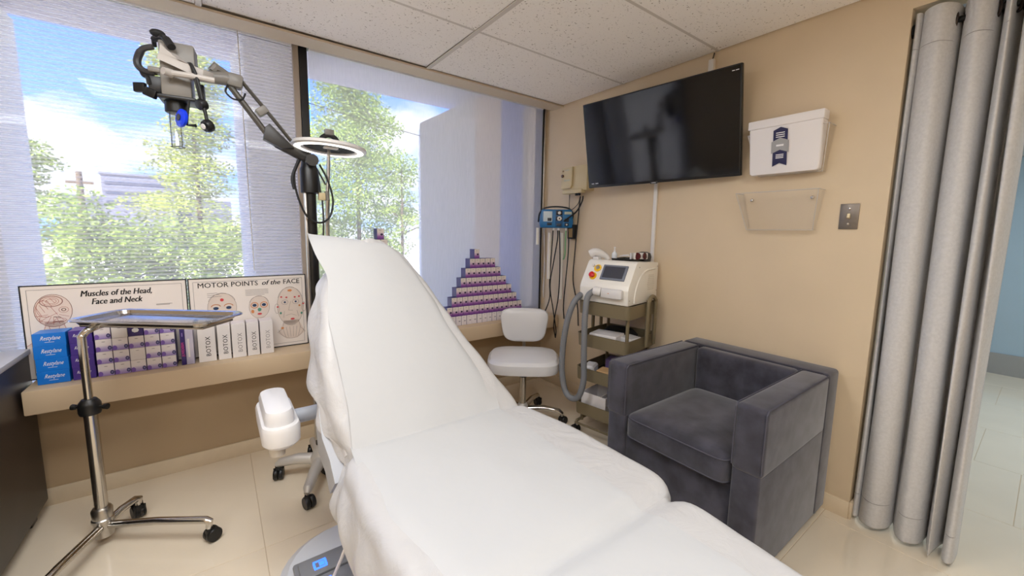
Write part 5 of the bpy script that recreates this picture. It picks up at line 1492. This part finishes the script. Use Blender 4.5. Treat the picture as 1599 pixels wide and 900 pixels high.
# the folder inside it
t = thing('white_folder', 'bulky white plastic folder with a navy ribbon emblem in the upper wall pocket', 'folder', (-0.052, -1.975, 1.7325))
b = B()
lp = []
for sc, dx, z in ((0.90, -0.018, 0.0), (0.955, 0.0, 0.008), (0.965, 0.002, 0.03), (0.985, 0.0, 0.205), (1.0, 0.0, 0.252)):
    wy = 0.335 * sc
    x0 = -0.026 - 0.030 * (z / 0.25)
    lp.append([Vector((p.x + (x0 + 0.024) / 2 * 1.0 + dx * 0.0, p.y, z)) for p in rrect(0.024 - x0 - 0.004, wy, 0.010, z, 3)])
b.loft(lp)
fold = b.obj('folder_body', CARDW, t)
b = B(); b.box((-0.022, 0, 0.258), (0.072, 0.342, 0.044), bev=0.004).obj('folder_lid', CARDW, t)
EMB = radians(-6.5)
def emb(yy, zz, off=0.0):
    x = -0.026 - 0.030 * (zz / 0.25) - 0.0022 - off + 0.000
    return Vector((x, yy, zz))
NAV = mat('navy_ribbon_print', (26, 26, 74), 0.5)
def emblem(nm, pts, m_, off):
    b = B(); b.prism([emb(y, z, off) for y, z in pts], (-0.0008, 0, 0)); return b.obj(nm, m_, t, smooth=False)
ey = -0.0 + 0.012
emblem('ribbon_emblem', [(ey + 0.033, 0.150), (ey + 0.033, 0.214), (ey, 0.228), (ey - 0.033, 0.214), (ey - 0.033, 0.150)], NAV, 0.0)
emblem('ribbon_emblem', [(ey + 0.033, 0.035), (ey + 0.033, 0.130), (ey - 0.033, 0.130), (ey - 0.033, 0.035), (ey, 0.050)], NAV, 0.0)
emblem('ribbon_emblem', [(ey + 0.040, 0.100), (ey + 0.040, 0.158), (ey, 0.176), (ey - 0.040, 0.158), (ey - 0.040, 0.100), (ey, 0.116)], mat('silver_ribbon_print', (158, 158, 160), 0.45), 0.0012)
b = B()
for zz in (0.200, 0.190, 0.180, 0.092, 0.084, 0.076): b.box(emb(ey, zz, 0.0012), (0.0006, 0.040 if zz > 0.1 else 0.036, 0.004))
b.box(emb(ey, 0.138, 0.0024), (0.0006, 0.034, 0.009))
b.obj('emblem_lines', WHITEINK, t, smooth=False)

t = thing('light_switch', 'brushed steel light switch plate with an ivory toggle on the tan wall', 'light switch', (-0.003, -2.257, 1.503))
B().box((0, 0, 0), (0.006, 0.074, 0.122), bev=0.002).obj('plate', mat('dull_steel_plate', (128, 120, 112), 0.42, 0.85), t)
B().box((-0.008, 0, 0.002), (0.016, 0.011, 0.022), bev=0.003, rot=Matrix.Rotation(0.35, 3, 'Y')).obj('toggle', mat('ivory_toggle', (232, 216, 178), 0.35), t)
for s_ in (-1, 1): B().lathe([(0.001, 0), (0.0065, 0.0), (0.005, 0.002), (0.001, 0.0025)], (-0.003, 0, 0.036 * s_), (-1, 0, 0), 12).obj('screw', CHROME, t)

# beige control box with two plugged leads
t = thing('control_box', 'beige wall control box with a dark knob beside the television', 'control box', (-0.045, -0.455, 1.845))
bx_ = B().box((0.0, -0.02, 0.0), (0.088, 0.275, 0.20), bev=0.006).obj('housing', BEIGE, t)
B().prism([(-0.046, 0.117, 0.095), (-0.046, 0.117, -0.075), (-0.046, 0.012, -0.075), (-0.046, -0.005, -0.055), (-0.046, -0.008, 0.095)], (-0.016, 0, 0), bev=0.003).obj('front_cover', BEIGE, bx_)
B().box((-0.04, -0.01, -0.105), (0.05, 0.22, 0.03), bev=0.004).obj('terminal_strip', BEIGE, bx_)
B().lathe([(0.012, 0.0), (0.012, 0.012), (0.010, 0.015), (0.001, 0.015)], (-0.062, 0.097, 0.028), (-1, 0, 0), 16).obj('knob', mat('brown_knob', (92, 66, 52), 0.35), bx_)
B().box((-0.0625, 0.095, 0.068), (0.001, 0.018, 0.013)).obj('label_plate', mat('brown_label', (120, 96, 70), 0.5), bx_)
B().box((-0.0625, 0.05, 0.072), (0.001, 0.05, 0.006)).box((-0.0625, 0.05, -0.01), (0.001, 0.07, 0.012)).obj('printed_line', mat('faded_teal_print', (178, 180, 160), 0.5), bx_)
for y in (-0.05, -0.08): B().box((-0.045, y, -0.128), (0.02, 0.018, 0.022), bev=0.003).obj('plug', BLACKP, bx_)
# blue unit on the wall with hanging leads
UA = math.atan2(-0.80, -0.60) + pi / 2
UP = Vector((-0.115, -0.295, 1.445))
t = thing('electrosurgical_unit', 'blue electrosurgical unit with white dials and a black carry handle in the corner', 'medical unit', UP, UA)
b = B(); b.prism([(-0.135, -0.055, 0.0), (0.135, -0.055, 0.0), (0.142, -0.055, 0.05), (0.128, -0.055, 0.155), (-0.128, -0.055, 0.155), (-0.142, -0.055, 0.05)], (0, 0.11, 0), bev=0.012)
ub = b.obj('housing', BLUEP, t)
B().box((-0.075, -0.0565, 0.095), (0.075, 0.003, 0.085), bev=0.001).obj('pale_panel', mat('pale_blue_label', (196, 212, 222), 0.3), ub)
B().box((0.02, -0.0568, 0.078), (0.062, 0.003, 0.14), bev=0.001).obj('dial_panel', mat('deep_blue_panel', (18, 84, 138), 0.4), ub)
for z, r_, m_ in ((0.125, 0.013, WHITEP), (0.078, 0.019, WHITEP)):
    B().box((0.02, -0.0585, z), (0.05, 0.003, 0.036), bev=0.003).obj('dark_plate', BLACKP, ub)
    B().lathe([(r_, 0.0), (r_, 0.01), (r_ * 0.8, 0.014), (0.001, 0.015)], (0.022, -0.06, z), (0, -1, 0), 20).obj('dial', m_, ub)
B().lathe([(0.006, 0), (0.006, 0.003), (0.001, 0.0035)], (0.022, -0.0745, 0.078), (0, -1, 0), 12).obj('dial_centre', BLACKP, ub)
for x, z, w2, h2 in ((-0.06, 0.07, 0.034, 0.026), (-0.06, 0.032, 0.04, 0.022), (0.02, 0.025, 0.04, 0.024), (0.085, 0.065, 0.036, 0.03), (0.085, 0.028, 0.034, 0.026)):
    B().box((x, -0.058, z), (w2, 0.005, h2), bev=0.002).obj('switch', mat('dark_blue_switch', (22, 40, 62), 0.4), ub)
B().lathe([(0.007, 0), (0.006, 0.006), (0.001, 0.007)], (0.085, -0.0605, 0.028), (0, -1, 0), 12).obj('socket', WHITEP, ub)
B().box((0.095, -0.0568, 0.125), (0.06, 0.002, 0.022)).obj('badge', mat('pale_badge', (186, 196, 180), 0.5), ub)
B().tube(spline([(-0.15, 0, 0.05), (-0.142, -0.02, 0.12), (-0.10, -0.03, 0.165), (0.0, -0.035, 0.178), (0.10, -0.03, 0.165), (0.138, -0.02, 0.125), (0.142, 0, 0.08)], 6), 0.007, 8).obj('carry_handle', BLACKP, t)
for x, r_ in ((-0.02, 0.009), (0.02, 0.012), (0.085, 0.008)):
    B().lathe([(r_, 0), (r_, 0.02), (r_ * 0.7, 0.024)], (x, -0.03, -0.02), (0, 0, 1), 14).obj('jack', WHITEP, ub)
B().box((0.02, 0.075, 0.06), (0.08, 0.05, 0.05), bev=0.004).obj('wall_bracket', DARKG, t)
# leads hanging from the unit and the box
def lead(pts, r, m_, label):
    return tag(B().tube(spline(pts, 6), r, 7).obj('lead', m_), label, 'cable')
ux = lambda x, y, z: tuple(UP + Matrix.Rotation(UA, 3, 'Z') @ Vector((x, y, z)))
lead([ux(-0.025, -0.03, -0.022), ux(-0.03, -0.03, -0.15), ux(-0.04, 0.0, -0.45), ux(-0.035, 0.02, -0.62), ux(-0.085, 0.03, -0.78), ux(-0.10, 0.05, -0.88)], 0.005, BLACKR, 'black lead hanging furthest towards the window from the blue unit')
lead([ux(0.015, -0.03, -0.022), ux(0.015, -0.03, -0.10), ux(-0.01, -0.02, -0.28), ux(-0.035, 0.0, -0.50), ux(0.0, 0.02, -0.72), ux(0.03, 0.02, -0.90), ux(0.03, 0.05, -0.98)], 0.005, BLACKR, 'black lead dropping from the large dial jack and bowing outwards')
lead([ux(0.028, -0.03, -0.022), ux(0.035, -0.03, -0.12), ux(0.045, -0.01, -0.35), ux(0.04, 0.0, -0.60), ux(0.01, 0.02, -0.84), ux(0.03, 0.05, -0.98)], 0.005, BLACKR, 'black lead crossing the bowed lead below the blue unit')
lead([ux(0.085, -0.03, -0.022), ux(0.083, -0.03, -0.12), ux(0.085, -0.01, -0.22), ux(0.075, 0.0, -0.27)], 0.007, mat('green_lead', (132, 172, 128), 0.5), 'short pale green lead hanging from the blue unit')
lead([ux(0.11, -0.02, -0.03), ux(0.112, -0.02, -0.20), ux(0.10, 0.0, -0.45), ux(0.09, 0.02, -0.68), ux(0.10, 0.03, -0.80)], 0.005, BLACKR, 'black lead hanging beside the pale green lead')
lead([(-0.045, -0.505, 1.705), (-0.04, -0.49, 1.60), (-0.035, -0.475, 1.48), (-0.03, -0.45, 1.25), (-0.03, -0.44, 1.0), (-0.03, -0.50, 0.80), (-0.03, -0.52, 0.62)], 0.005, BLACKR, 'long black lead dropping from the beige control box to behind the trolley')
lead([(-0.045, -0.535, 1.705), (-0.05, -0.53, 1.66), (-0.06, -0.48, 1.58), (-0.09, -0.40, 1.52), (-0.10, -0.355, 1.49)], 0.006, BLACKR, 'thick black lead from the beige control box down to the blue unit')
lead([(-0.05, -0.385, 1.725), (-0.05, -0.385, 1.62), (-0.05, -0.40, 1.595), (-0.05, -0.44, 1.61), (-0.05, -0.49, 1.65), (-0.048, -0.503, 1.70)], 0.003, DARKG, 'thin looping lead under the beige control box')
WSL = mat('white_paper_sleeve', (226, 222, 214), 0.55)
def sleeve(x, y, z0, z1, w2, label):
    b = B(); b.loft([[Vector((x_ * w2 + 0, y_ * 0.012, z)) for x_, y_ in ((-1, 0), (-0.6, -0.8), (0.6, -0.8), (1, 0), (0.6, 0.8), (-0.6, 0.8))] for z in (0.0, z1 * 0.3, z1 * 0.75, z1)])
    o = b.obj('handle_sleeve', WSL); o.location = ux(x, y, z0); o.rotation_euler = (0, 0, UA)
    return tag(o, label, 'sleeve')
sleeve(-0.155, 0.0, -0.145, 0.145, 0.013, 'white paper sleeve hanging off the window side of the blue unit')
sleeve(-0.052, -0.012, -0.44, 0.40, 0.014, 'long white sleeve hanging behind the leads under the blue unit')
sleeve(0.058, 0.012, -0.62, 0.58, 0.016, 'very long white sleeve reaching down towards the trolley below the blue unit')
t = thing('wall_outlet_box', 'small dark box with a tan face on the wall under the blue unit', 'outlet box', (-0.02, -0.40, 1.415))
B().box((0, 0, 0), (0.04, 0.075, 0.12), bev=0.004).obj('housing', BLACKP, t)
B().box((-0.021, 0, -0.01), (0.002, 0.045, 0.075)).obj('face', mat('tan_outlet_face', (140, 116, 76), 0.5), t)

# ================================================================== CURTAIN AND ROD
def curtain_mat():
    m = mat('grey_linen_curtain', (200, 199, 199), 0.85, spec=0.1, noise_amt=0.05, noise_scale=90, bump=0.25, bump_scale=320, sheen=0.15)
    return m
CURT = curtain_mat()
t = thing('curtain', 'grey linen curtain with dark grommets bunched in the corridor opening', 'curtain', (0.07, -2.56, 0))
CO2 = Vector((0.07, -2.56, 0))
# plan of the folds: (x, y) at the header; the cloth weaves through the rod
plan = [(0.07, -2.403), (0.0, -2.406), (-0.02, -2.412), (0.0, -2.418), (0.05, -2.420), (0.05, -2.424), (0.0, -2.428), (-0.035, -2.440), (-0.05, -2.462), (-0.05, -2.488), (-0.035, -2.508), (0.0, -2.522), (0.06, -2.528), (0.085, -2.534), (0.06, -2.542), (0.01, -2.548), (-0.03, -2.560), (-0.05, -2.585), (-0.04, -2.612), (-0.015, -2.628), (0.04, -2.636), (0.085, -2.644), (0.06, -2.652), (0.0, -2.656), (-0.055, -2.662), (-0.07, -2.668), (-0.05, -2.674), (0.02, -2.682), (0.085, -2.692), (0.07, -2.70), (0.0, -2.706), (-0.05, -2.712), (-0.06, -2.722), (-0.03, -2.734), (0.04, -2.742)]
pl3 = spline([(x, y, 0) for x, y in plan], 5)
npl = len(pl3)
zs = [0.022, 0.03, 0.10, 0.25, 0.45, 0.7, 0.95, 1.2, 1.45, 1.7, 1.9, 2.05, 2.15, 2.20, 2.28, 2.36, 2.362]
def cpos(i, z):
    p = pl3[i]
    f = 1 - z / 2.36
    y = -2.40 + (p.y + 2.40) * (1 + 0.04 * f) + 0.004 * sin(i * 0.3 + z * 2.5)
    x = 0.02 + (p.x - 0.02) * (1 + 0.10 * f) + 0.006 * noise.noise(Vector((i * 0.08, z * 1.3, 5)))
    return Vector((x + 0.03, y, z)) - CO2
b = B()
rows = [[b.bm.verts.new(cpos(i, z)) for i in range(npl)] for z in zs]
for a_, c_ in zip(rows, rows[1:]):
    for i in range(npl - 1):
        b.bm.faces.new((a_[i], a_[i + 1], c_[i + 1], c_[i]))
me = b.mesh('cloth', CURT, angle=80)
o = put('cloth', me, t)
sol = o.modifiers.new('thickness', 'SOLIDIFY'); sol.thickness = 0.004; sol.offset = 0
hb = B(); hb.tube([cpos(i, 0.145) + Vector((-0.0035, 0, 0)) for i in range(npl)], 0.0012, 5); hb.obj('bottom_hem', mat('curtain_stitch', (150, 148, 148), 0.9), t)
hb = B(); hb.tube([cpos(i, 2.215) + Vector((-0.0035, 0, 0)) for i in range(npl)], 0.0012, 5); hb.obj('top_hem', mat('curtain_stitch', (150, 148, 148), 0.9), t)
GRM = mat('dark_bronze_grommet', (52, 42, 38), 0.35, 0.6)
ROD = Vector((0.045, 0, 2.302))
for y in (-2.424, -2.516, -2.552, -2.632, -2.657, -2.685, -2.706):
    b = B()
    rr_ = [ROD + Vector((0, y, 0)) - CO2 + Vector((0.030 * cos(a) * 0.6, 0.30 * 0.030 * cos(a), 0.030 * sin(a))) for a in [2 * pi * k / 20 for k in range(21)]]
    b.tube(rr_, 0.006, 8); b.obj('grommet', GRM, t)
t = thing('curtain_rod', 'black metal curtain rod across the top of the corridor opening', 'curtain rod', (ROD.x, -2.9, ROD.z))
B().cyl((0, 0.508, 0), (0, -0.9, 0), 0.0125, n=14).obj('rod', mat('black_metal', (18, 17, 18), 0.3, 0.5), t)
B().lathe([(0.012, 0.0), (0.028, 0.0), (0.028, 0.006), (0.014, 0.012)], (0, 0.508, 0), (0, -1, 0), 18).obj('wall_flange', mat('black_metal', (18, 17, 18), 0.3, 0.5), t)
